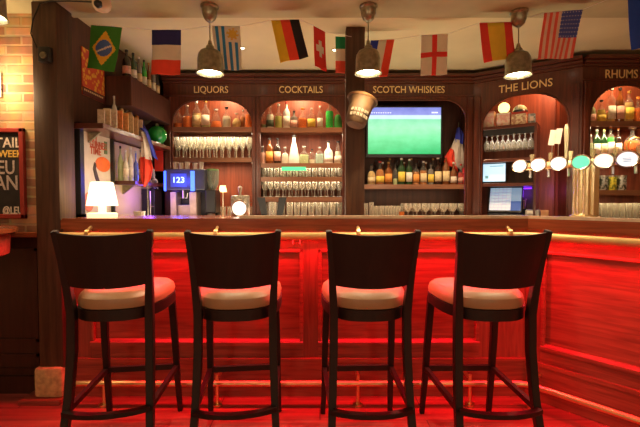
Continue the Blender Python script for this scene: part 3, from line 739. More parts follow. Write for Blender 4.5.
for k in range(9): mb.box(-hw + .03 + k * .022, -hw + .042 + k * .022, -.003, -.0005, hh - .055, hh - .045)
mb.box(hw - .09, hw - .03, -.003, -.0005, hh - .055, hh - .042)
mb.build('score_caption', emis('score_text', (.5, .55, .9), 1.2), scr_, False)

# ------------------------------------------------------------ THE LIONS contents
def lz(px, py, yl): return FL.hit(px, py, yl)
def box_at(fr, name, px, ytop, wpx, z, yl, dp, m, label, cat, parts=None):
    h = fr.hit(px, ytop, yl); wp = fr.W(h.x, yl, z); hw_ = wpx * wp.y / F / 2 ; hh_ = h.z - z
    t = thing(name, label, cat, wp, fr.a)
    MB().box(-hw_, hw_, -dp / 2, dp / 2, 0, hh_, bev=.003).build('tin_body' if 'tin' in name else 'box_body', m, t, False)
    return t, hw_, hh_
LB = ' on the top shelf of THE LIONS cabinet'
def patt(name, c1, c2, sc_=40):
    if name in MATS: return MATS[name]
    m, t, p = nt(name); N, L = t.nodes, t.links
    tc = N.new('ShaderNodeTexCoord'); v = N.new('ShaderNodeTexNoise'); v.inputs['Scale'].default_value = sc_; L.new(tc.outputs['Object'], v.inputs['Vector'])
    r = N.new('ShaderNodeValToRGB'); r.color_ramp.elements[0].position = .45; r.color_ramp.elements[1].position = .55
    r.color_ramp.elements[0].color = (*c1, 1); r.color_ramp.elements[1].color = (*c2, 1)
    L.new(v.outputs['Fac'], r.inputs['Fac']); L.new(r.outputs['Color'], p.inputs['Base Color']); p.inputs['Roughness'].default_value = .5
    MATS[name] = m; return m
p_pink = patt('pink_patterned_tin', (.80, .42, .34), (.85, .66, .52)); p_cream = patt('cream_printed_box', (.80, .70, .45), (.50, .28, .16)); p_teal = patt('grey_printed_box', (.45, .55, .60), (.20, .25, .25))
t, a_, b_ = box_at(FL, 'gift_tin', 489, 113, 11, zs1, .10, .08, p_pink, 'pink patterned tin by the left frame' + LB, 'tin')
MB().box(-a_ * 1.03, a_ * 1.03, -.042, .042, b_ - .012, b_ + .004).build('lid', mat('pink_lid', (.7, .3, .24), .5), t, False)
t, a_, b_ = box_at(FL, 'gift_tin', 504, 114, 12, zs1, .08, .08, p_pink, 'pink patterned tin below the yellow globe' + LB, 'tin')
MB().box(-a_ * 1.03, a_ * 1.03, -.042, .042, b_ - .012, b_ + .004).build('lid', M_labelw, t, False)
pt = FL.W(FL.hit(504, 107, .11).x, .11, FL.hit(504, 108, .11).z)
t = thing('globe_lamp', 'glowing yellow globe lamp' + LB, 'lamp', (pt.x, pt.y, pt.z), FL.a)
MB().lathe([(.05 * math.sin(PI * i / 10), -.05 * math.cos(PI * i / 10)) for i in range(11)], 18).build('globe', emis('yellow_globe', (1, .72, .22), 2.2), t)
MB().lathe([(0, -.065), (.025, -.065), (.02, -.045), (0, -.045)], 14).build('base', M_black, t)
light('globe_glow', 'POINT', (pt.x, pt.y, pt.z + .01), .0001, (1, .7, .3), size=.05)
t, a_, b_ = box_at(FL, 'whisky_box', 519.5, 112.5, 13, zs1, .08, .09, p_cream, 'cream printed box at the right' + LB, 'box')
MB().box(-a_ * 1.01, a_ * 1.01, -.047, .047, b_ - .02, b_).build('lid', mat('red_lid', (.45, .05, .03), .5), t, False)
pt = FL.W(FL.hit(520, 106, .08).x, .08, zs1 + b_)
t = thing('hat', 'white and green cap with dark brim on the cream box in THE LIONS cabinet', 'hat', pt, FL.a)
MB().lathe([(.058, 0), (.058, .02), (.052, .04), (.035, .058), (.015, .066), (0, .067)], 18).build('crown', patt('white_green_cloth', (.78, .75, .62), (.45, .55, .28), 20), t)
MB().lathe([(0, 0), (.06, 0), (.066, .008), (.06, .018), (0, .018)], 18, (0, 0, -.002)).build('brim', M_black, t)
t, a_, b_ = box_at(FL, 'gift_box', 532, 114, 6, zs1, .10, .06, p_teal, 'small grey box at the right end' + LB, 'box')
MB().box(-a_ * .6, a_ * .6, -.032, -.028, b_ * .3, b_ * .7).build('sticker', M_white, t, False)
# small monitor
t = thing('monitor', 'small monitor showing a white window under the hanging glasses', 'monitor', FL.W(FL.hit(494, 181, .10).x, .10, zs3), FL.a)
hz = FL.hit(494, 164, .10).z - zs3; wmon = .098
MB().box(-wmon - .008, wmon + .008, 0, .025, .012, hz + .006, bev=.003).build('housing', M_black, t, False)
scr = MB().box(-wmon, wmon, -.003, .001, .02, hz).build('screen', emis('white_window', (.50, .74, .92), .8), t, False)
MB().box(-wmon + .02, -wmon + .05, -.005, -.002, .05, .075).box(-wmon + .06, wmon - .02, -.005, -.002, hz - .025, hz - .018).build('screen_icons', emis('icon_grey', (.15, .3, .3), .8), t, False)
MB().box(-.05, .05, -.02, .06, 0, .012).build('stand', M_black, t, False)
# POS terminal
hp = FL.hit(500, 205, -.02)
t = thing('till_terminal', 'touch screen till with blue keys below the monitor', 'till', FL.W(XL_(504), .12, 1.055), FL.a)
def tilt(m, a): return Matrix.Translation((0, 0, .05)) @ Matrix.Rotation(a, 4, 'X')
xf = Matrix.Translation((-.01, -.03, .075)) @ Matrix.Rotation(math.radians(-18), 4, 'X')
def posmat():
    m, t_, p = nt('till_keys'); N, L = t_.nodes, t_.links
    tc = N.new('ShaderNodeTexCoord'); mp = N.new('ShaderNodeMapping'); mp.inputs['Rotation'].default_value = (PI / 2, 0, 0); L.new(tc.outputs['Object'], mp.inputs['Vector'])
    b = N.new('ShaderNodeTexBrick'); b.offset = 0; b.inputs['Scale'].default_value = 1; b.inputs['Brick Width'].default_value = .034; b.inputs['Row Height'].default_value = .028
    b.inputs['Mortar Size'].default_value = .003
    b.inputs['Color1'].default_value = (.10, .38, .80, 1); b.inputs['Color2'].default_value = (.22, .62, .85, 1); b.inputs['Mortar'].default_value = (.08, .16, .35, 1)
    L.new(mp.outputs['Vector'], b.inputs['Vector']); L.new(b.outputs['Color'], p.inputs['Emission Color']); p.inputs['Emission Strength'].default_value = .45
    return m
MB(xf).box(-.145, .145, 0, .03, -.01, .245, bev=.004).build('housing', M_black, t, False)
MB(xf).box(-.135, .05, -.004, 0, .01, .23).build('screen', posmat(), t, False)
MB(xf).box(.05, .135, -.004, 0, .01, .10).build('key_block', emis('till_dark_blue', (.03, .08, .28), .6), t, False)
MB(xf).box(.05, .135, -.004, 0, .10, .23).build('receipt_view', emis('till_grey', (.22, .34, .50), .5), t, False)
MB().box(-.15, .15, -.08, .09, 0, .055, bev=.006).build('base', M_black, t, False)
def tiny(name, fr, px, yl, z, label, cat, fn):
    t = thing(name, label, cat, fr.W(fr.hit(px, 205, yl).x, yl, z), fr.a); fn(t); return t
WT = 1.055
def f(t):
    MB().box(-.055, .055, -.06, .05, 0, .095, bev=.005).build('body', mat('grey_plastic', (.35, .33, .3), .5), t, False)
    MB().box(-.04, .03, -.064, -.058, .06, .085).build('paper_slot', M_white, t, False)
tiny('receipt_printer', FL, 533, .08, WT, 'grey receipt printer to the right of the till', 'printer', f)
def f(t):
    MB().lathe([(0, 0), (.03, 0), (.034, .10), (.03, .10), (.026, .01), (0, .01)], 14).build('cup_body', M_black, t)
    for k, (dx, c_) in enumerate(((-.012, (.5, .2, .6)), (.004, (.7, .4, .2)), (.014, (.7, .3, .6)))):
        MB().sweep([(dx * .5, 0, .01), (dx * 1.8, 0, .17 + .012 * k)], .006, .006, 6).build('pen', mat('pen_%d' % k, c_, .4), t)
tiny('pen_cup', FL, 523, .20, WT, 'dark pen pot with purple pens beside the till', 'pen pot', f)
def f(t):
    MB().box(-.03, .03, -.03, .03, 0, .09, bev=.002).build('box_body', mat('kraft_card', (.50, .26, .12), .8), t, False)
    MB().box(-.031, .031, -.031, .031, .075, .092).build('lid', mat('kraft_lid', (.56, .30, .15), .8), t, False)
tiny('card_box', FL, 545, .07, WT, 'small brown cardboard box on the worktop right of the printer', 'box', f)
# blue-violet LED strips behind the till, part of the place
def led(name, loc, hx, hy, hz_, m, label):
    o = MB().box(-hx, hx, -hy, hy, 0, hz_).build(name, m); tag(o, label, 'light'); o.location = loc; return o
o = led('led_strip', FL.W(XL_(508), .28, zs3 - .05), .16, .004, .012, emis('violet_led', (.25, .03, 1), 1.5), 'violet LED strip under the shelf behind the till'); o.rotation_euler = (0, 0, FL.a)
light('violet_glow', 'POINT', FL.W(XL_(520), .2, 1.30), .5, (.25, .05, 1), size=.05)
light('violet_glow', 'POINT', FL.W(XL_(552), .14, 1.32), .5, (.35, .15, 1), size=.05)

# ------------------------------------------------------------ RHUMS mugs
zm = FR.hit(0, 190, 0).z
for k, (px, c_, lb) in enumerate(((594.5, (.55, .53, .48), 'white and dark printed tin at the left'), (603.5, (.35, .36, .33), 'grey green tin second from the left'), (612, (.62, .55, .05), 'bright yellow lettered tin'), (621.5, (.42, .42, .38), 'grey tin right of the yellow one'))):
    m_ = patt('tin_print_%d' % k, c_, (.04, .05, .03) if k != 2 else (.15, .2, .02), 45)
    h_ = FR.hit(px, 175.5, .10)
    t = thing('tea_tin', lb + ' on the low RHUMS shelf', 'tin', FR.W(h_.x, .10, zm), 0, 'tins on the low RHUMS shelf')
    MB().lathe([(0, 0), (.034, 0), (.036, .004), (.036, h_.z - zm - .012), (0, h_.z - zm - .012)], 16).build('tin_body', m_, t)
    MB().lathe([(0, h_.z - zm - .012), (.037, h_.z - zm - .012), (.037, h_.z - zm), (0, h_.z - zm)], 16).build('lid', M_chrome, t)

# ------------------------------------------------------------ LIQUORS worktop: coffee machine, grinder, lamp reflection, cups
mc = P(185, 214, 3.5)
t = thing('work_counter', 'low dark work counter along the foot of the back bar', 'counter', (-.02, 3.58, 0))
MB().box(-1.44, 1.30, -.16, .16, 0, 1.0).build('base_cabinet', W_cab, t, False)
MB().box(-1.45, 1.31, -.18, .18, 1.0, 1.03, bev=.004).build('worktop', W_top, t, False)
WZ = 1.03
t = thing('coffee_machine', 'black coffee machine with blue light bars and a lit digital display', 'coffee machine', (mc.x, 3.63, WZ))
s_ = 3.7 / 400
def mx_(px): return (px - 320) * 3.5 / F - mc.x
def mz_(py): return P(0, py, 3.5).z - WZ
M_body = mat('gloss_black', (.03, .03, .05), .3)
MB().box(mx_(164), mx_(205), -.13, .12, mz_(190), mz_(169), bev=.008).build('upper_body', M_body, t, False)
MB().box(mx_(166), mx_(204), .02, .12, 0, mz_(190)).build('lower_body', M_body, t, False)
M_bl = emis('blue_light_bar', (.05, .14, 1), 1.8)
for a_, b_ in ((164.5, 166.5), (191, 195)):
    MB().box(mx_(a_), mx_(b_), -.138, -.13, mz_(191), mz_(171)).build('light_bar', M_bl, t, False)
MB().box(mx_(171), mx_(187), -.136, -.13, mz_(187), mz_(173.5)).build('display', emis('display_back', (.02, .03, .14), 1), t, False)
cz = (mz_(187) + mz_(173.5)) / 2
text('display_digits', '123', .07, emis('display_digit', (.35, .55, 1), 1.1), t, ((mx_(171) + mx_(187)) / 2, -.139, cz), width=.095, off=.0012, ext=.001)
for a_, b_ in ((170, 175.5), (189, 196)):
    MB().box(mx_(a_), mx_(b_), -.12, .02, 0, mz_(192), bev=.003).build('side_column', mat('warm_steel', (.50, .36, .32), .45, .6), t, False)
MB().box(mx_(176), mx_(188), -.08, .02, 0, mz_(205), bev=.003).build('drip_box', mat('warm_steel', (.5, .36, .32), .45, .6), t, False)
MB().sweep([(mx_(182), -.09, mz_(190)), (mx_(182), -.09, mz_(198))], .02, .02, 8).sweep([(mx_(178), -.09, mz_(198)), (mx_(186), -.10, mz_(198)), (mx_(187), -.11, mz_(193))], .008, .008, 8).build('spout', M_chrome, t)
light('machine_glow', 'POINT', (mc.x - .02, 3.44, 1.40), 2.4, (.05, .08, 1), size=.06)
light('violet_glow', 'POINT', (-1.44, 3.36, 1.28), 1.1, (.35, .10, 1), size=.05)
for k, px in enumerate((172, 177.5, 184, 192, 198)):
    c_ = thing('steel_cup', ('steel cup on the left end of the coffee machine', 'steel cup second from the left on the coffee machine', 'steel cup in the middle on top of the coffee machine', 'steel cup second from the right on the coffee machine', 'steel cup on the right end of the coffee machine')[k], 'cup', (mc.x + mx_(px), 3.60, WZ + mz_(169)), 0, 'steel cups on the coffee machine')
    MB().lathe([(0, 0), (.018, 0), (.024, .07 - .008 * (k % 2)), (.021, .07 - .008 * (k % 2)), (.015, .006), (0, .006)], 14).build('cup_body', M_chrome, c_)
# grinder
gx = P(209.5, 214, 3.6).x + .012
t = thing('coffee_grinder', 'tall dark coffee grinder between the coffee machine and the small lamp', 'coffee grinder', (gx + .012, 3.62, WZ))
MB().box(-.045, .045, -.08, .10, .09, .30, bev=.01).build('body', M_black, t, False)
MB().lathe([(.03, .30), (.055, .36), (.06, .47), (0, .475)], 16).build('bean_hopper', clear('smoky_glass', (.45, .5, .42), .55), t)
MB().lathe([(0, .47), (.055, .47), (.055, .485), (0, .49)], 16).build('hopper_lid', mat('green_lid', (.12, .22, .08), .4), t)
MB().box(-.045, .045, -.10, .10, 0, .03, bev=.004).build('base', M_black, t, False)
MB().box(-.045, .045, .0, .08, .03, .09).build('neck', M_black, t, False)
MB().lathe([(0, .032), (.03, .032), (.034, .085), (.03, .085), (.026, .04), (0, .04)], 14, (0, -.05, 0)).build('grounds_cup', M_chrome, t)
# mirror reflection of the counter lamp, modelled as a small glowing lamp
t = thing('table_lamp', 'tiny lit lamp with cream shade on the worktop of the LIQUORS cabinet', 'lamp', (F0.hit(223, 200, .20).x, 3.99, WT))
zz = F0.hit(223, 190, .2).z - WT
MB().lathe([(0, 0), (.03, 0), (.03, .01), (.008, .02), (.006, zz), (0, zz)], 14).build('lamp_base', M_white, t)  # base of the modelled lamp reflection
MB().lathe([(.040, zz - .02), (.028, zz + .045), (.026, zz + .045), (.038, zz - .02)], 16).build('lamp_shade', emis('cream_shade_lit', (1, .72, .38), 1.5), t)  # shade of the modelled lamp reflection
# glasses on LIQUORS worktop
rack(tumbler(.027, .12), row(F0, 216, 230, 3, -.02 + .06, WT) + row(F0, 232, 250, 4, .12, WT), F0, 'clear tumbler on the worktop between the coffee grinder and the round tap', 'glass', 'tumblers on the LIQUORS worktop')
t = thing('serving_bowl', 'shallow dark bowl on the worktop right of the tiny lamp', 'bowl', (F0.hit(243, 200, .18).x, 3.95, WT))
MB().lathe([(0, .0), (.03, 0), (.02, .03), (.02, .135), (.09, .155), (.085, .16), (.02, .145), (0, .145)], 20).build('bowl_dish', mat('dark_bronze', (.2, .12, .06), .35, .6), t)
# clear cylinder pieces on bar: folded menu
t = thing('menu_holder', 'black V shaped menu holder standing behind the counter below COCKTAILS', 'menu', (P(272, 215, 3.5).x, 3.50, 1.03))
for sx in (-1, 1):
    MB().prism([(sx * .035, .012), (sx * .075, .012), (sx * .13, .23), (sx * .06, .23)], -.006, .006).build('menu_card', M_black, t, False)
MB().lathe([(0, .012), (.03, .012), (.034, .19), (.031, .19), (.027, .02), (0, .02)], 14, (0, .045, 0)).build('glass_insert', GG, t)
MB().box(-.09, .09, -.03, .09, 0, .012).build('base', M_black, t, False)

# television reflection in the mirrored back, put in as a glowing green strip
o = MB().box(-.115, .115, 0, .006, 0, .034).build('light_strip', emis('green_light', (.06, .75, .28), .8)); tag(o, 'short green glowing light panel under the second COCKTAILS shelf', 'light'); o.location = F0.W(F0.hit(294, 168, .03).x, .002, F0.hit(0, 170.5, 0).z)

# ------------------------------------------------------------ on the counter: white table lamp, taps
lx = P(102.5, 218, 2.62)
t = thing('table_lamp', 'white glowing table lamp on the counter in front of the framed poster', 'lamp', (lx.x, 2.62, 1.125))
M_lamp = emis('white_lamp_plastic', (1, .80, .48), 1.7)
MB().lathe([(0, 0), (.088, 0), (.09, .006), (.09, .022), (.084, .028), (.026, .030), (.024, .034), (.024, .085), (0, .085)], 28).build('lamp_base', emis('lamp_foot_plastic', (1, .74, .42), 1.0), t)
MB().lathe([(.094, .075), (.068, .225), (.062, .230), (0, .230)], 28).build('lamp_shade', M_lamp, t)
light('table_lamp_glow', 'POINT', (lx.x, 2.50, 1.32), .9, (1, .72, .4), size=.06)
# single low tap with round lit lens
tx = P(239, 209, 2.74)
t = thing('beer_tap', 'single low steel tap with a round white lit badge on the counter', 'beer tap', (tx.x, 2.76, 1.125))
MB().box(-.062, .062, .0, .06, .0, .145, bev=.012).build('tap_body', mat('hammered_steel', (.55, .5, .42), .3, .9, var=.4, scale=60, bump=.5), t)
MB().lathe([(.056, 0), (.060, .006), (.056, .016), (.048, .012)], 24, (0, 0, .055), 'Y').build('badge_rim', M_chrome, t)
MB().lathe([(0, .014), (.048, .012), (.048, 0), (0, 0)], 24, (0, 0, .055), 'Y').build('lit_badge', emis('white_badge', (1, .95, .82), 1.15), t)
MB().sweep([(0, .02, .14), (0, .02, .17)], .018, .018, 8).lathe([(0, .17), (.012, .17), (.016, .2), (0, .215)], 12, (0, .02, 0)).build('tap_handle', M_chrome, t)
# beer tower
ux, uy = 1.656, 2.50
t = thing('beer_tower', 'brass beer tower with six lit oval badges on the angled counter', 'beer tap', (ux, uy, 1.125), ANG)
cz0 = P(583, 163, uy).z - 1.125
mb = MB()
mb.lathe([(0, 0), (.085, 0), (.085, .012), (.07, .02), (.062, .03)], 24)
for k in range(9):
    a = 2 * PI * k / 9 + .2
    mb.lathe([(.024, .02), (.024, cz0 - .02)], 12, (.048 * math.cos(a), .048 * math.sin(a), 0))
mb.lathe([(.044, .02), (.044, cz0 - .02), (.066, cz0 - .02), (.066, cz0), (0, cz0)], 24)
mb.build('fluted_column', mat('pale_brass', (.92, .76, .46), .25, .85, var=.04), t)
MB().sweep([(-.44, 0, cz0 + .0), (.30, 0, cz0 + .0)], .05, .05, 12, up=Vector((0, 0, 1))).build('cross_tube', M_brass, t)
us = [-.359, -.243, -.123, 0, .115, .227]
cols = [(1, .98, .88), (1, .98, .90), (.98, 1, .90), (.10, .72, .36), (1, .84, .58), (.85, .93, 1)]
nm = ['white', 'white', 'white', 'green', 'warm cream', 'cool white lettered']
for k, u in enumerate(us):
    yb = -.088; q_ = .82 + .02 * k
    rim_ = MB().lathe([(.050 * q_, 0), (.054 * q_, .006), (.050 * q_, .018), (.044 * q_, .014)], 24, (u, yb, cz0), 'Y', sx=1.18).build('badge_rim', M_chrome, t)
    b_ = MB().lathe([(0, .016), (.044 * q_, .014), (.046 * q_, 0), (0, 0)], 24, (u, yb, cz0), 'Y', sx=1.18).build('lit_badge', emis('badge_%d' % k, cols[k], 1.1 if k != 5 else .8), rim_)
    b_['label'] = nm[k] + ' lit oval badge'
    MB().sweep([(u, -.02, cz0), (u, -.09, cz0)], .03, .03, 10, up=Vector((0, 0, 1))).build('badge_stem', M_chrome, t)
    if k not in (3,):
        mb = MB().sweep([(u + .01, .02, cz0), (u + .01, .05, cz0 + .01), (u + .012, .055, cz0 - .05), (u + .014, .05, cz0 - .075)], .018, .018, 8)
        mb.build('spout', M_chrome, t)
    hx = u + .028
    
    MB().sweep([(hx, .03, cz0 + .02), (hx, .035, cz0 + .05), (hx, .04, cz0 + .085)], [.012, .02, .026], [.012, .014, .016], 4, up=Vector((0, 1, 0))).build('tap_handle', clear('clear_handle', (.9, .8, .55), .6) if k != 2 else M_label, t, False)
mb = MB()
for k in range(3): mb.box(us[5] - .022, us[5] + .022, -.107, -.1045, cz0 - .014 + k * .009, cz0 - .011 + k * .009)
mb.build('badge_lettering', mat('badge_ink', (.15, .2, .3), .6), t, False)
# tall handle with two white cards
hu = -.120
MB().sweep([(hu, .03, cz0 + .02), (hu, .035, cz0 + .12), (hu, .03, cz0 + .23), (hu, .03, cz0 + .26)], [.012, .020, .028, .012], [.012, .014, .02, .012]).build('tall_tap_handle', mat('pale_gold_handle', (.62, .55, .36), .5, .3), t, False)
for k, u in enumerate((-.170, -.208)):
    p0 = XD
    o = MB().box(-.018, .018, -.002, .002, -.05, .05).build('price_card', M_white, t, False); o.location = (u, .04, cz0 + .185 + .006 * (1 - k)); o.rotation_euler = (0, math.radians(8), 0)
    MB().sweep([(u, .03, cz0 + .0), (u, .045, cz0 + .15)], .005, .005, 6).build('card_clip', M_chrome, t)

# ------------------------------------------------------------ pendant lamps
def pendant_parts(t, zc, zb, r):
    MB().lathe([(0, zc), (.054, zc), (.055, zc - .012), (.048, zc - .02), (.046, zc - .05), (.034, zc - .08), (.014, zc - .098), (0, zc - .10)], 20).build('canopy', M_darkmetal, t)
    MB().sweep([(0, 0, zc - .09), (0, 0, zb + .19)], .007, .007, 8).build('cord', M_darkmetal, t)
    sh = MB().lathe([(0, zb + .205), (.010, zb + .20), (.014, zb + .175), (.024, zb + .168), (.025, zb + .15), (.040, zb + .146), (r * .72, zb + .136), (r * .88, zb + .115), (r * .94, zb + .085), (r * .95, zb + .02), (r * 1.04, zb), (r * .99, zb), (r * .90, zb + .02), (r * .88, zb + .09), (r * .70, zb + .118), (r * .4, zb + .13), (0, zb + .134)], 28).build('lamp_shade', [M_darkmetal], t)
    MB().lathe([(0, zb + .12), (.02, zb + .11), (.02, zb + .08), (.035, zb + .05), (.036, zb + .03), (.025, zb + .008), (0, zb + .002)], 16).build('bulb', emis('warm_bulb', (1, .86, .62), 25), sh)
    MB().lathe([(r * .89, zb + .02), (r * .87, zb + .088), (r * .69, zb + .115), (r * .4, zb + .127), (.02, zb + .13)], 24).build('white_lining', mat('white_enamel', (.85, .8, .7), .4), sh)
for (px, Y, yc, lb) in ((210.5, 2.48, 3, 'aged metal pendant lamp hanging in front of the striped Uruguayan flag'), (368, 2.48, 3, 'aged metal pendant lamp hanging in front of the square post top'), (517.5, 2.55, 7, 'aged metal pendant lamp hanging between the Spanish and American flags')):
    t = thing('pendant_lamp', lb, 'lamp', (P(px, 100, Y).x, Y, 0), 0, 'pendant lamps over the counter')
    zb = P(px, 74, Y).z if px < 500 else P(px, 76, Y).z
    pendant_parts(t, CZ, zb, .081)
    light('pendant_light', 'SPOT', (t.location.x, Y, zb + .004), 29, (1, .74, .44), (0, 0, 0), .03, spot=150, blend=.5)
t = thing('pendant_lamp', 'aged metal pendant lamp cut off by the top left corner', 'lamp', (P(-16, 0, 1.75).x, 1.75, 0))
pendant_parts(t, CZ, P(0, 17, 1.75).z, .081)
# wall lamp at left edge
t = thing('wall_lamp', 'bright glowing wall lamp on the brick wall at the left edge', 'lamp', (P(-14, 80, 2.5).x, 2.58, 1.97))
MB().box(-.04, .04, -.015, 0, -.08, .08, bev=.004).build('back_plate', M_darkmetal, t, False)
MB().lathe([(0, -.10), (.05, -.09), (.062, 0), (.055, .09), (0, .10)], 20, (0, -.075, 0)).build('glass_shade', emis('lamp_glass', (1, .85, .6), 9), t)

# ------------------------------------------------------------ flags on the cord
def FC(*c): return mat('flag_' + '_'.join('%d' % round(k * 100) for k in c), c, .8, var=.05)
fB, fW, fR, fG, fY, fK = (.02, .02, .14), (.74, .70, .56), (.85, .07, .03), (.02, .30, .05), (.80, .55, .02), (.012, .010, .012)
def flag(corners, depths, nx, ny, colf, label, wave=.008):
    """corners TL TR BR BL in the hanging cloth, colf(u,v) -> colour, u right, v down"""
    tl, tr, br, bl = [P(c[0], c[1], d) for c, d in zip(corners, depths)]
    org = (tl + tr) / 2; mb = MB(); ml = []; g_ = []
    nrm = (tr - tl).cross(bl - tl).normalized()
    for j in range(ny + 1):
        v = j / ny; rw = []
        for i in range(nx + 1):
            u = i / nx
            p = (tl * (1 - u) + tr * u) * (1 - v) + (bl * (1 - u) + br * u) * v
            p = p + nrm * wave * math.sin(u * 7 + v * 3) * (.2 + v)
            rw.append(mb.v(p - org))
        g_.append(rw)
    for j in range(ny):
        for i in range(nx):
            c = colf((i + .5) / nx, (j + .5) / ny); m_ = FC(*c)
            if m_ not in ml: ml.append(m_)
            mb.face([g_[j][i], g_[j][i + 1], g_[j + 1][i + 1], g_[j + 1][i]], ml.index(m_))
    o = mb.build('cloth_flag', ml); o.location = org
    s = o.modifiers.new('cloth_thickness', 'SOLIDIFY'); s.thickness = .0012
    return tag(o, label, 'flag', 'flags hung from the cord under the ceiling')
def brazil(u, v):
    du, dv = (u - .5) * 1.0, (v - .5)
    r = math.hypot(du * 31, dv * 45)
    if r < 8.3:
        return (.62, .62, .60) if abs((du * 31) * .5 + dv * 45 * .9 - 1) < 1.0 else (.07, .16, .45)
    if abs(du) / .40 + abs(dv) / .40 < 1: return (.78, .48, .03)
    return (.04, .24, .02)
flag(((91, 25), (122, 27.5), (114.5, 72), (87, 68)), (2.6, 2.6, 2.6, 2.6), 31, 45, brazil, 'green Brazilian flag with yellow diamond and blue globe hanging near the timber post')
def france_h(u, v): return fB if v < .32 else (fW if v < .66 else fR)
flag(((152, 30), (181, 30), (180.5, 75), (151, 74.5)), (2.7,) * 4, 4, 24, france_h, 'French flag with dark blue band at the top and red at the bottom')
def urug(u, v):
    if u > .45 and v < .36:
        r = math.hypot((u - .72) * 28, (v - .18) * 44)
        return (.78, .5, .06) if r < 4.2 or (r < 6 and int(math.degrees(math.atan2(v - .18, (u - .72) * .65)) // 22) % 2 == 0) else fW
    k = int(u * 9)
    return (.03, .24, .52) if k % 2 == 1 or k == 0 and False else fW
flag(((211.5, 26), (240, 26.5), (242, 70), (217, 70)), (2.62,) * 4, 36, 44, urug, 'Uruguayan flag with blue stripes and a golden sun behind a pendant lamp')
flag(((271, 20.5), (299, 19.5), (308.5, 57), (280.5, 63)), (2.56,) * 4, 24, 8, lambda u, v: fY if u < .34 else (fR if u < .67 else fK), 'German flag hanging sideways with gold, red and black bands')
flag(((313.5, 26), (325, 32), (326.5, 72), (315, 66)), (2.62, 2.72, 2.72, 2.62), 24, 24, lambda u, v: fW if (abs(u - .5) < .12 and abs(v - .5) < .2) or (abs(v - .5) < .08 and abs(u - .5) < .32) else (.72, .03, .02), 'red Swiss flag with white cross, turned edge on', .004)
flag(((335.5, 36.5), (357, 37), (357, 74), (335.5, 73)), (2.94,) * 4, 4, 24, lambda u, v: (.01, .28, .10) if v < .33 else (fW if v < .68 else (.8, .10, .05)), 'Italian flag with green top half hidden behind the square post', .003)
flag(((371, 40.5), (394.5, 39.5), (387.5, 76.5), (364, 77)), (2.9,) * 4, 24, 8, lambda u, v: (.02, .04, .42) if u < .33 else (fW if u < .67 else (.80, .07, .03)), 'French flag hanging sideways behind the middle pendant lamp')
flag(((421.5, 35.5), (448, 34), (447, 74.5), (420.5, 76)), (2.74,) * 4, 27, 40, lambda u, v: (.75, .04, .03) if abs(u - .5) < .085 or abs(v - .49) < .055 else fW, 'English flag, white with a thin red cross')
flag(((479.5, 23), (512, 22), (515.5, 57), (484, 63)), (2.58,) * 4, 24, 8, lambda u, v: (.78, .05, .03) if u < .27 or u > .74 else (.80, .55, .04), 'Spanish flag hanging sideways beside the right pendant lamp')
def usa(u, v):
    if u > .47 and v < .56:
        return (.55, .55, .62) if (int(u * 40) % 3 == 0 and int(v * 48) % 4 == 1) else (.06, .09, .38)
    return (.80, .12, .08) if int(u * 13) % 2 == 0 else (.78, .55, .42)
flag(((544.5, 13), (583, 9.5), (572.5, 58), (538, 59.5)), (2.46,) * 4, 39, 48, usa, 'American flag hanging sideways with faded stripes and starry blue canton')
flag(((627.5, -8), (662, -10), (666, 44), (631.5, 50)), (2.2,) * 4, 4, 4, lambda u, v: (.01, .06, .40), 'plain deep blue flag cut off by the right edge')
tops = [(0, 24, 2.5), (91, 24.8, 2.6), (122, 27.3, 2.6), (152, 29.8, 2.7), (181, 29.8, 2.7), (212, 25.8, 2.62), (240, 26.3, 2.62), (271, 20.3, 2.56), (299, 19.3, 2.56), (313.5, 25.8, 2.62), (325, 31.8, 2.72), (371, 40.3, 2.9), (394.5, 39.3, 2.9), (421.5, 35.3, 2.74), (448, 33.8, 2.74), (479.5, 22.8, 2.58), (512, 21.8, 2.58), (544.5, 12.8, 2.46), (583, 9.3, 2.46), (627.5, -8.2, 2.2), (662, -10, 2.2)]
tag(MB().sweep([P(*a) for a in tops[1:]], .003, .003, 6, up=Vector((0, 0, 1))).build('bunting_cord', M_white), 'thin cord under the ceiling that carries the row of flags', 'cord')
# recessed ceiling spots
for px, py, lb in ((242, 47.5, 'small bright ceiling spot right of the Uruguayan flag'), (335, 49.5, 'small bright ceiling spot left of the square post top'), (437, 52, 'small bright ceiling spot behind the English flag'), (567, 30, 'small bright ceiling spot behind the American flag')):
    r = ray(px, py); k = (CZ + .02 - H) / r.z
    t = thing('ceiling_spot', lb, 'light', (r.x * k, r.y * k, CZ + .02))
    MB().lathe([(.022, 0), (.026, -.004), (.018, -.006)], 16).build('rim', M_chrome, t)
    MB().lathe([(0, -.004), (.018, -.005)], 16).build('lamp_disc', emis('spot_disc', (1, .8, .55), 14), t)
    light('ceiling_spot_light', 'SPOT', (r.x * k, r.y * k, CZ + .005), 30, (1, .7, .4), (0, 0, 0), .02, spot=120)
# ceiling camera + cable, post speaker
t = thing('security_camera', 'small dome security camera on the ceiling above the Brazilian flag', 'camera', (P(102, 10, 2.42).x, 2.42, CZ))
MB().lathe([(0, 0), (.05, 0), (.052, -.02), (.048, -.04), (.036, -.055), (.022, -.062), (0, -.062)], 20).build('housing', mat('ivory_plastic', (.6, .45, .3), .5), t)
MB().lathe([(.026, 0), (.024, .012), (.012, .02), (0, .022)], 20, (0, -.034, -.034), 'Y').build('dome', M_black, t)
a0 = P(92, 11, 2.42); a1 = P(50, 10.5, 2.40); 
tag(MB().sweep([(a0.x, a0.y, CZ - .006), ((a0.x + a1.x) / 2, 2.41, CZ - .006), (-1.60, 2.41, CZ - .006), (-1.66, 2.41, CZ - .02), (-1.70, 2.405, 2.30), (-1.71, 2.40, 2.22), (-1.68, 2.405, 2.14)], .008, .008, 6).build('cable', M_black), 'black cable from the ceiling camera down the timber post', 'cable')
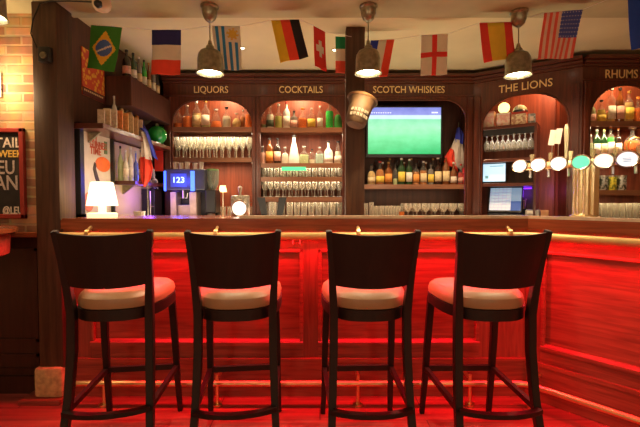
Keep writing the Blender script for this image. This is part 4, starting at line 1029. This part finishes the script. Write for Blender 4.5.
t = thing('motion_sensor', 'small dark box fixed to the front of the timber post', 'sensor', (P(47.5, 56, 2.42).x, 2.419, P(47, 56, 2.42).z))
MB().box(-.035, .035, -.035, 0, -.045, .045, bev=.006).build('housing', M_black, t)
MB().lathe([(0, .012), (.018, .008), (.02, 0)], 14, (0, -.035, -.008), 'Y').build('lens', M_darkmetal, t)
# stoneware jug hung on the square post
t = thing('stoneware_jug', 'tan flared stoneware pot hung tilted on the square post beside the television', 'pot', P(359, 112, 2.70))
t.rotation_euler = (math.radians(-14), math.radians(17), 0)
MB().lathe([(0, -.10), (.055, -.10), (.068, -.085), (.075, -.03), (.078, .02), (.082, .05), (.098, .085), (.104, .092), (.096, .094), (.078, .06), (.07, .02), (.06, -.08), (0, -.08)], 28).build('pot_body', mat('tan_stoneware', (.10, .052, .018), .7, var=.4, scale=14, bump=.2), t)
MB().lathe([(.1045, .094), (.1055, .090), (.099, .080), (.097, .080)], 28).build('glazed_rim', mat('brown_glaze', (.18, .09, .035), .35), t)
for k, wd_ in enumerate(('PURE', 'MALT')):
    pass
for k in range(2):
    mb = MB(); n = 6
    for q in range(n):
        a = -.75 + q * .3; z = -.03 - k * .034
        for e in (0, 1):
            aa = a + e * .12
            mb.sweep([(.0775 * math.sin(aa), -.0775 * math.cos(aa), z), (.0775 * math.sin(aa), -.0775 * math.cos(aa), z + .022)], .005, .003, 4)
        mb.sweep([(.0775 * math.sin(a), -.0775 * math.cos(a), z + (.011 if q % 2 else .02)), (.0775 * math.sin(a + .12), -.0775 * math.cos(a + .12), z + (.011 if q % 2 else .02))], .004, .003, 4)
    mb.build('pot_lettering', mat('jug_ink', (.22, .18, .11), .7), t, False)
MB().sweep([(0, .075, .02), (0, .115, .05)], .012, .012, 8).build('hook', M_darkmetal, t)

# ------------------------------------------------------------ left side wall: shelves, poster, frame
def side_shelf(label, z0, z1, xf_, y0, y1, m=W_cabX):
    t = thing('wall_shelf', label, 'shelf', (-1.6, y0, z0))
    MB().box(0, xf_ + 1.6, 0, y1 - y0, 0, z1 - z0, bev=.004).build('board', m, t, False)
    for yy in (.15, (y1 - y0) - .2):
        MB().prism([(0.0, -.07), (0.0, 0), (.10, 0), (.012, -.07)], yy, yy + .02).build('bracket', M_darkmetal, t, False)
    return t
side_shelf('deep boxed dark shelf just under the ceiling on the side wall', 1.94, 2.16, -1.40, 3.0, 3.77, W_backD)
side_shelf('dark shelf above the framed poster on the side wall', 1.70, 1.735, -1.40, 2.60, 3.77)
side_shelf('low shelf with violet light on the side wall behind the French flag on its stick', 1.355, 1.385, -1.42, 3.08, 3.77)
FS = Frame(-1.6, 0, 0)
def side_bottle(px, Xw, zs, ytop, wpx, prof, col, cap, lab, label, group):
    d = (Xw * F) / (px - 320)
    if zs < 1.5 and d < 3.13: d = 3.13; Xw = (px - 320) * d / F
    if zs > 2 and d < 3.05: d = 3.05; Xw = (px - 320) * d / F
    z = P(px, ytop, d).z; t = thing('liquor_bottle', label, 'bottle', (Xw, d, zs), math.atan2(Xw, d) * -1, group)
    r = wpx * d / F / 2; hh_ = max(.08, z - zs)
    body = MB().lathe([(a * r, b * hh_) for a, b in PROF[prof]], 14).build('glass_body', gl(col), t)
    cr = max(.007, r * .36)
    MB().lathe([(0, .93 * hh_), (cr, .925 * hh_), (cr, hh_), (0, hh_)], 10).build('cap', cap, t)
    if lab is not None:
        mb = MB(); rr = r * 1.015; n = 8
        vs = [[mb.v((rr * math.sin(a), -rr * math.cos(a), zz_ * hh_)) for a in [(-1.2 + 2.4 * i / n) for i in range(n + 1)]] for zz_ in (.12, .40)]
        for i in range(n): mb.face([vs[0][i], vs[0][i + 1], vs[1][i + 1], vs[1][i]])
        o = mb.build('paper_label', lab, body); sm = o.modifiers.new('thickness', 'SOLIDIFY'); sm.thickness = .001; sm.offset = 1
S1 = ' on the ceiling high side shelf'
for r in [(129, 50, 8, 'spirit', 'dark', cK, M_labelp, 'dark bottle with pink label at the near end' + S1), (135.5, 53, 7, 'spirit', 'dkgreen', cK, M_labelw, 'dark green bottle, white label, second from near end' + S1), (141, 57, 6, 'wine', 'smoke', cW, M_label, 'smoky bottle with white cap third from the near end' + S1),
          (146, 60, 5.5, 'spirit', 'green', cK, M_labelw, 'green bottle fourth from the near end' + S1), (150.5, 63, 5, 'spirit', 'brown', cG, M_label, 'brown bottle with cream label fifth from the near end' + S1), (155, 66, 5, 'wine', 'smoke', cK, M_labelw, 'smoky bottle with black cap near the far end' + S1), (159, 69, 4.5, 'squat', 'dark', cW, M_label, 'dark squat bottle at the far end' + S1)]:
    side_bottle(r[0], -1.46, 2.16, *r[1:7], r[7], 'bottles on the ceiling high side shelf')
S1 = ' on the shelf above the framed poster'
for r in [(116, 96, 5.5, 'wine', 'clear', cW, M_labelw, 'tall clear bottle, left one at the back' + S1), (123, 99, 5.5, 'wine', 'pale', cW, M_label, 'tall pale bottle at the back' + S1), (131, 101, 6, 'square', 'pale', cG, M_label, 'tall pale square bottle at the back' + S1), (138, 106, 5, 'wine', 'amber', cK, None, 'amber bottle at the back' + S1)]:
    side_bottle(r[0], -1.53, 1.735, *r[1:7], r[7], 'bottles on the shelf above the framed poster')
BX = [(103, 110, 6, (.55, .42, .28), 'small cream carton at the near end'), (109, 109, 6, (.62, .50, .30), 'cream carton second from the near end'), (115.5, 110, 5.5, (.65, .58, .42), 'pale carton in the middle'), (121.5, 111, 5, (.75, .26, .06), 'orange carton'), (127, 113, 5, (.70, .34, .10), 'light orange carton'), (132, 113, 5, (.60, .44, .22), 'tan carton'), (137, 116, 4.5, (.5, .28, .12), 'brown carton'), (141.5, 118, 4.5, (.42, .3, .2), 'dull brown carton at the far end')]
for k, (px, yt, wp_, c_, lb) in enumerate(BX):
    d = -1.435 * F / (px - 320); z = P(px, yt, d).z; h_ = max(.05, min(z - 1.735, .14)); hw_ = wp_ * d / F / 2
    t = thing('small_carton', lb + ' on the shelf above the framed poster', 'box', (-1.435, d, 1.735), .35, 'cartons on the shelf above the framed poster')
    MB().box(-hw_, hw_, -hw_, hw_, 0, h_, bev=.002).build('box_body', patt('carton_%d' % k, c_, tuple(q * .8 for q in c_), 50), t, False)
    MB().box(-hw_ * 1.01, hw_ * 1.01, -hw_ * 1.01, hw_ * 1.01, h_ * .85, h_).build('lid', mat('carton_lid_%d' % k, c_, .6), t, False)
S1 = ' on the low side shelf'
for r in [(121.3, 146, 5, 'spirit', 'palegreen', cK, None, 'pale green bottle beside the poster frame' + S1), (126.5, 150, 5, 'squat', 'clear', cW, M_labelw, 'clear squat bottle' + S1), (131.5, 147, 5, 'wine', 'clear', cW, M_labelw, 'tall clear bottle with white cap' + S1), (136.5, 151, 5, 'squat', 'blue', cC, None, 'blue bottle' + S1), (141.5, 150, 5, 'wine', 'amber', cK, M_label, 'amber bottle next to the French flag on its stick' + S1)]:
    d = 1
    side_bottle(r[0], -1.5, 1.385, *r[1:7], r[7], 'bottles on the low side shelf')
# green glass bowl at the end and red panel
t = thing('glass_float', 'round green glass ball at the far end of the shelf above the poster', 'ball', (P(157, 123, 3.62).x, 3.62, 1.735))
MB().lathe([(.085 * math.sin(PI * i / 12), .085 - .085 * math.cos(PI * i / 12)) for i in range(13)], 22).build('ball_body', mat('green_glass_ball', (.02, .40, .06), .12, 0, .3, .3), t)
MB().lathe([(0, .165), (.015, .165), (.015, .185), (0, .185)], 12).build('neck', M_darkmetal, t)
t = thing('notice_board', 'plain bright red panel in the corner left of the LIQUORS cabinet', 'panel', (P(159, 150, 3.76).x, 3.77, P(159, 171, 3.76).z))
MB().box(-.045, .035, -.004, .004, 0, .22).build('red_sheet', mat('red_card', (.72, .03, .02), .6), t, False)
MB().box(-.05, .04, .004, .012, -.005, .225).build('backing', M_black, t, False)
# posters on the side wall (facing the bar interior)
def wall_panel(px0, px1, ztop, zbot): 
    return 1.6 * F / (320 - px0), 1.6 * F / (320 - px1)
y0_, y1_ = wall_panel(80, 109.5, 0, 0); zt_, zb_ = P(80, 128, y0_).z, P(80, 214, y0_).z
t = thing('framed_poster', 'black framed pale poster lettered GUINNESS TIME behind the white table lamp', 'poster', (-1.6, y0_, zb_))
WY = y1_ - y0_; HZ = zt_ - zb_
MB().box(0, .012, -.0, WY, 0, HZ).build('poster_sheet', mat('poster_paper', (.68, .60, .50), .6, var=.06), t, False)
mb = MB()
mb.box(0, .035, -.045, 0, -.04, HZ + .03).box(0, .035, WY, WY + .02, -.04, HZ + .03).box(0, .035, -.045, WY + .02, HZ, HZ + .03).box(0, .035, -.045, WY + .02, -.04, 0)
mb.build('frame', M_black, t, False)
M_redink = mat('red_ink', (.60, .10, .05), .7)
for s__, zz_, wd in (('MY', .93, .10), ('GUINNESS', .845, .22), ('TIME', .765, .14)):
    text('poster_lettering', s__, .07, M_redink, t, (.014, .105 + wd / 2, HZ * zz_), (PI / 2, 0, PI / 2), width=wd, off=.001, ext=.001)
# plain abstract shapes: orange oval, dark curve, green patch, red patch
XR = Matrix.Rotation(PI / 2, 4, 'Z')
mb = MB(Matrix.Translation((.013, 0, 0)) @ XR)
mb.lathe([(0, .004), (.095, .003), (.10, 0)], 20, (.27, 0, HZ * .62), 'Y', sy=.55); mb.build('orange_oval', mat('orange_ink', (.85, .17, .03), .6), t, False)
MB(Matrix.Translation((.014, 0, 0)) @ XR).sweep([(.17, 0, HZ * .62), (.155, 0, HZ * .55), (.18, 0, HZ * .45), (.21, 0, HZ * .36), (.19, 0, HZ * .27), (.14, 0, HZ * .25), (.12, 0, HZ * .32)], [.03, .035, .04, .04, .05, .035, .02], .003, 4, up=Vector((0, 1, 0))).build('dark_curve', mat('black_ink', (.06, .04, .035), .6), t, False)
mb = MB(Matrix.Translation((.013, 0, 0)) @ XR)
mb.lathe([(0, .003), (.06, .002), (.062, 0)], 18, (.08, 0, HZ * .14), 'Y', sy=1.1); mb.build('red_patch', mat('brick_ink', (.62, .20, .12), .6), t, False)
mb = MB(Matrix.Translation((.013, 0, 0)) @ XR)
mb.box(.29, .33, -.002, .001, HZ * .76, HZ * .92); mb.build('green_patch', mat('green_ink', (.12, .22, .10), .6), t, False)
# red and yellow poster above
y0_, y1_ = wall_panel(84, 106, 0, 0); zt_, zb_ = P(84, 46, y0_).z, P(84, 94, y0_).z
t = thing('wall_poster', 'red and yellow poster partly hidden behind the Brazilian flag', 'poster', (-1.6, y0_, zb_))
def pst():
    m, t_, p = nt('red_yellow_print'); N, L = t_.nodes, t_.links
    tc = N.new('ShaderNodeTexCoord'); v = N.new('ShaderNodeTexVoronoi'); v.inputs['Scale'].default_value = 30; L.new(tc.outputs['Object'], v.inputs['Vector'])
    r = N.new('ShaderNodeValToRGB'); r.color_ramp.elements[0].position = .35; r.color_ramp.elements[1].position = .5
    r.color_ramp.elements[0].color = (.75, .42, .05, 1); r.color_ramp.elements[1].color = (.55, .07, .03, 1)
    L.new(v.outputs['Distance'], r.inputs['Fac']); L.new(r.outputs['Color'], p.inputs['Base Color']); p.inputs['Roughness'].default_value = .5; return m
MB().box(.0, .006, 0, y1_ - y0_, 0, zt_ - zb_).build('poster_sheet', pst(), t, False)
MB().box(.006, .008, 0, y1_ - y0_, .0, .055).build('dark_band', mat('maroon_ink', (.10, .015, .012), .6), t, False)
mb = MB()
for k in range(11): mb.box(.008, .009, .015 + k * .022, .029 + k * .022, .03, .042)
mb.build('band_lettering', M_label, t, False)
# flag on a stick (drape)
t = thing('flag_on_stick', 'French flag draped from a stick in front of the side shelves', 'flag', (P(146, 150, 3.2).x, 3.2, 0))
def tri(x): return x
tx0 = t.location.x
def drape(col, path_l, path_r, name, yy):
    mb = MB(); rows = []
    for (lx_, ly_), (rx_, ry_) in zip(path_l, path_r):
        a, b_ = P(lx_, ly_, 3.2), P(rx_, ry_, 3.2); rw = []
        for i in range(7):
            u = i / 6; p = a * (1 - u) + b_ * u; rw.append(mb.v((p.x - tx0, yy + .015 * math.sin(u * 9), p.z)))
        rows.append(rw)
    for a, b_ in zip(rows, rows[1:]):
        for i in range(6): mb.face([a[i], a[i + 1], b_[i + 1], b_[i]])
    o = mb.build(name, col, t); s = o.modifiers.new('cloth_thickness', 'SOLIDIFY'); s.thickness = .003
drape(mat('flag_blue_cloth', (.05, .07, .55), .8), [(138, 132), (143, 131), (148, 145), (152, 156)], [(142, 124), (147, 131), (153, 148), (157, 160)], 'blue_band', .012)
drape(mat('flag_white_cloth', (.72, .66, .60), .8), [(140, 133), (141, 145), (140.5, 158)], [(144, 131), (149, 145), (152, 160)], 'white_band', 0)
drape(mat('flag_red_cloth', (.80, .06, .03), .8), [(140.5, 157), (140, 170), (141, 182), (144, 186)], [(150, 157), (153, 168), (151, 178), (145, 187)], 'red_band', -.003)
a, b_ = P(137, 119, 3.2), P(146, 160, 3.2)
MB().sweep([(a.x - tx0, .02, a.z), (b_.x - tx0, .02, b_.z), (b_.x - tx0 + .0, .025, 1.03)], .01, .01, 8).build('stick', M_darkmetal, t)
MB().box(-.03, .03, -.01, .06, 1.021, 1.06).build('foot', M_black, t, False)
# second draped flag in the whisky bay
t = thing('flag_on_stick', 'French flag draped in the right of the television cabinet', 'flag', F0.W(F0.hit(458, 150, .18).x, .18, 1.385))
tx0 = t.location.x
def drape2(col, L_, R_, name, yy):
    mb = MB(); rows = []
    for (lx_, ly_), (rx_, ry_) in zip(L_, R_):
        a, b_ = P(lx_, ly_, 3.97), P(rx_, ry_, 3.97); rw = []
        for i in range(7):
            u = i / 6; p = a * (1 - u) + b_ * u; rw.append(mb.v((p.x - tx0, yy + .015 * math.sin(u * 9), p.z - 1.385)))
        rows.append(rw)
    for a, b_ in zip(rows, rows[1:]):
        for i in range(6): mb.face([a[i], a[i + 1], b_[i + 1], b_[i]])
    o = mb.build(name, col, t); s = o.modifiers.new('cloth_thickness', 'SOLIDIFY'); s.thickness = .003
drape2(MATS['flag_blue_cloth'], [(457, 128), (455, 138), (456, 142)], [(460, 127), (464, 134), (463, 144)], 'blue_band', 0)
drape2(MATS['flag_white_cloth'], [(455, 138), (450, 150), (446, 160)], [(463, 142), (464, 152), (464, 172)], 'white_band', .002)
drape2(MATS['flag_red_cloth'], [(450, 148), (446, 154), (443, 162)], [(454, 152), (454, 160), (458, 172)], 'red_band', -.02)
MB().sweep([(.0, .02, 0), (.01, .02, F0.hit(459, 122, .18).z - 1.385)], .008, .008, 8).build('stick', M_darkmetal, t)

# things standing low behind the counter, left: plates and jars, dark box
t = thing('side_cabinet', 'low dark cabinet against the side wall behind the counter', 'cabinet', (-1.44, 3.16, 0))
MB().box(-.15, .15, -.20, .20, 0, .99).build('base_cabinet', W_cab, t, False)
MB().box(-.153, .155, -.21, .21, .99, 1.02, bev=.004).build('worktop', W_top, t, False)
t = thing('glassware_tray', 'pale tray of small dishes behind the white table lamp', 'tray', (-1.45, 3.06, 1.02))
MB().box(-.13, .13, -.09, .08, .0, .02).build('tray_board', M_chrome, t, False)
for dx, dy in ((-.09, -.04), (-.01, -.05), (.08, -.03), (-.05, .04), (.05, .045)):
    MB().lathe([(0, .02), (.02, .02), (.042, .10 + .03 * (dx > 0)), (.037, .10 + .03 * (dx > 0)), (0, .03)], 14, (dx, dy, 0)).build('dish', mat('pale_ceramic', (.66, .58, .46), .4), t)
t = thing('bar_fridge', 'black glass fronted fridge with a chrome bar left of the coffee machine', 'fridge', (-1.50, 3.56, 0))
zt = P(148, 189, 3.56).z
MB().box(-.085, .03, 0, .16, 0, zt, bev=.004).build('housing', M_black, t, False)
MB().sweep([(.0, -.02, 1.0), (.0, -.02, zt - .02)], .012, .012, 8).sweep([(.0, -.02, 1.18), (.03, -.02, 1.18)], .010, .010, 8, up=Vector((0, 0, 1))).build('door_handle', M_chrome, t)
t = thing('glass_stack', 'jumble of upturned glasses on the black fridge left of the coffee machine', 'glassware', (-1.527, 3.64, zt))
for k, (dx, dz) in enumerate(((-.026, 0), (.028, 0), (0, .097))):
    MB().lathe([(.03, 0), (.026, .08), (.01, .095), (0, .095)], 12, (dx, 0, dz)).build('upturned_glass', clear('violet_tinted_glass', (.85, .75, .95), .5), t)

# ------------------------------------------------------------ far left: chalkboard, table
zc0, zc1 = P(20, 218.5, 2.56).z, P(20, 128, 2.56).z
xb1 = P(24.5, 170, 2.56).x
t = thing('chalkboard', 'red framed black chalkboard with chalk lettering on the brick wall', 'chalkboard', (xb1 - .36, 2.578, zc0))
MB().box(-.34, .34, -.012, 0, .02, zc1 - zc0 - .02).build('board', mat('chalkboard_black', (.02, .017, .014), .8, var=.3), t, False)
W_ = .36; Z_ = zc1 - zc0
MB().box(-W_, W_, -.028, 0, 0, .028, bev=.004).box(-W_, W_, -.028, 0, Z_ - .028, Z_, bev=.004).box(-W_, -W_ + .028, -.028, 0, 0, Z_, bev=.004).box(W_ - .028, W_, -.028, 0, 0, Z_, bev=.004).build('frame', mat('red_painted_wood', (.32, .03, .02), .5), t, False)
mc1 = mat('white_chalk', (.70, .60, .50), .9, var=.3, scale=90); mc2 = mat('yellow_chalk', (.80, .50, .10), .9, var=.3, scale=90); mc3 = mat('grey_chalk', (.50, .42, .38), .9, var=.3, scale=90)
def chalk(s__, py0, py1, px1, m_, hs):
    z0, z1 = P(0, py1, 2.56).z - zc0, P(0, py0, 2.56).z - zc0
    x1 = P(px1 - 2.6, 0, 2.56).x - (xb1 - .36)
    o = text('chalk_lettering', s__, (z1 - z0) * 1.38, m_, t, (x1, -.0135, (z0 + z1) / 2), align='RIGHT', off=.0015, ext=.0008, hscale=hs)
chalk('COCKTAIL', 138, 148, 19.5, mc1, .95)
chalk('WEEK', 150.5, 157.5, 20.5, mc2, .92)
chalk('BLEU', 161, 175, 13, mc3, .78)
chalk('OCEAN', 176, 191, 16, mc3, .80)
chalk('@LEU', 207, 214.5, 19.5, mc1, .72)
t = thing('high_table', 'round high table with red lit drum edge cut off by the left edge', 'table', (-2.09, 2.15, 0))
MB().lathe([(0, 1.085), (.36, 1.085), (.375, 1.075), (.375, 1.055), (.36, 1.045), (0, 1.045)], 40).build('tabletop', W_top, t)
MB().lathe([(0, 1.045), (.335, 1.045), (.33, .93), (.31, .92), (0, .92)], 40).build('drum', W_bar, t)
MB().lathe([(0, 0), (.24, 0), (.24, .03), (.06, .06), (.045, .1), (.045, .92), (0, .92)], 24).build('pedestal', W_wain, t)
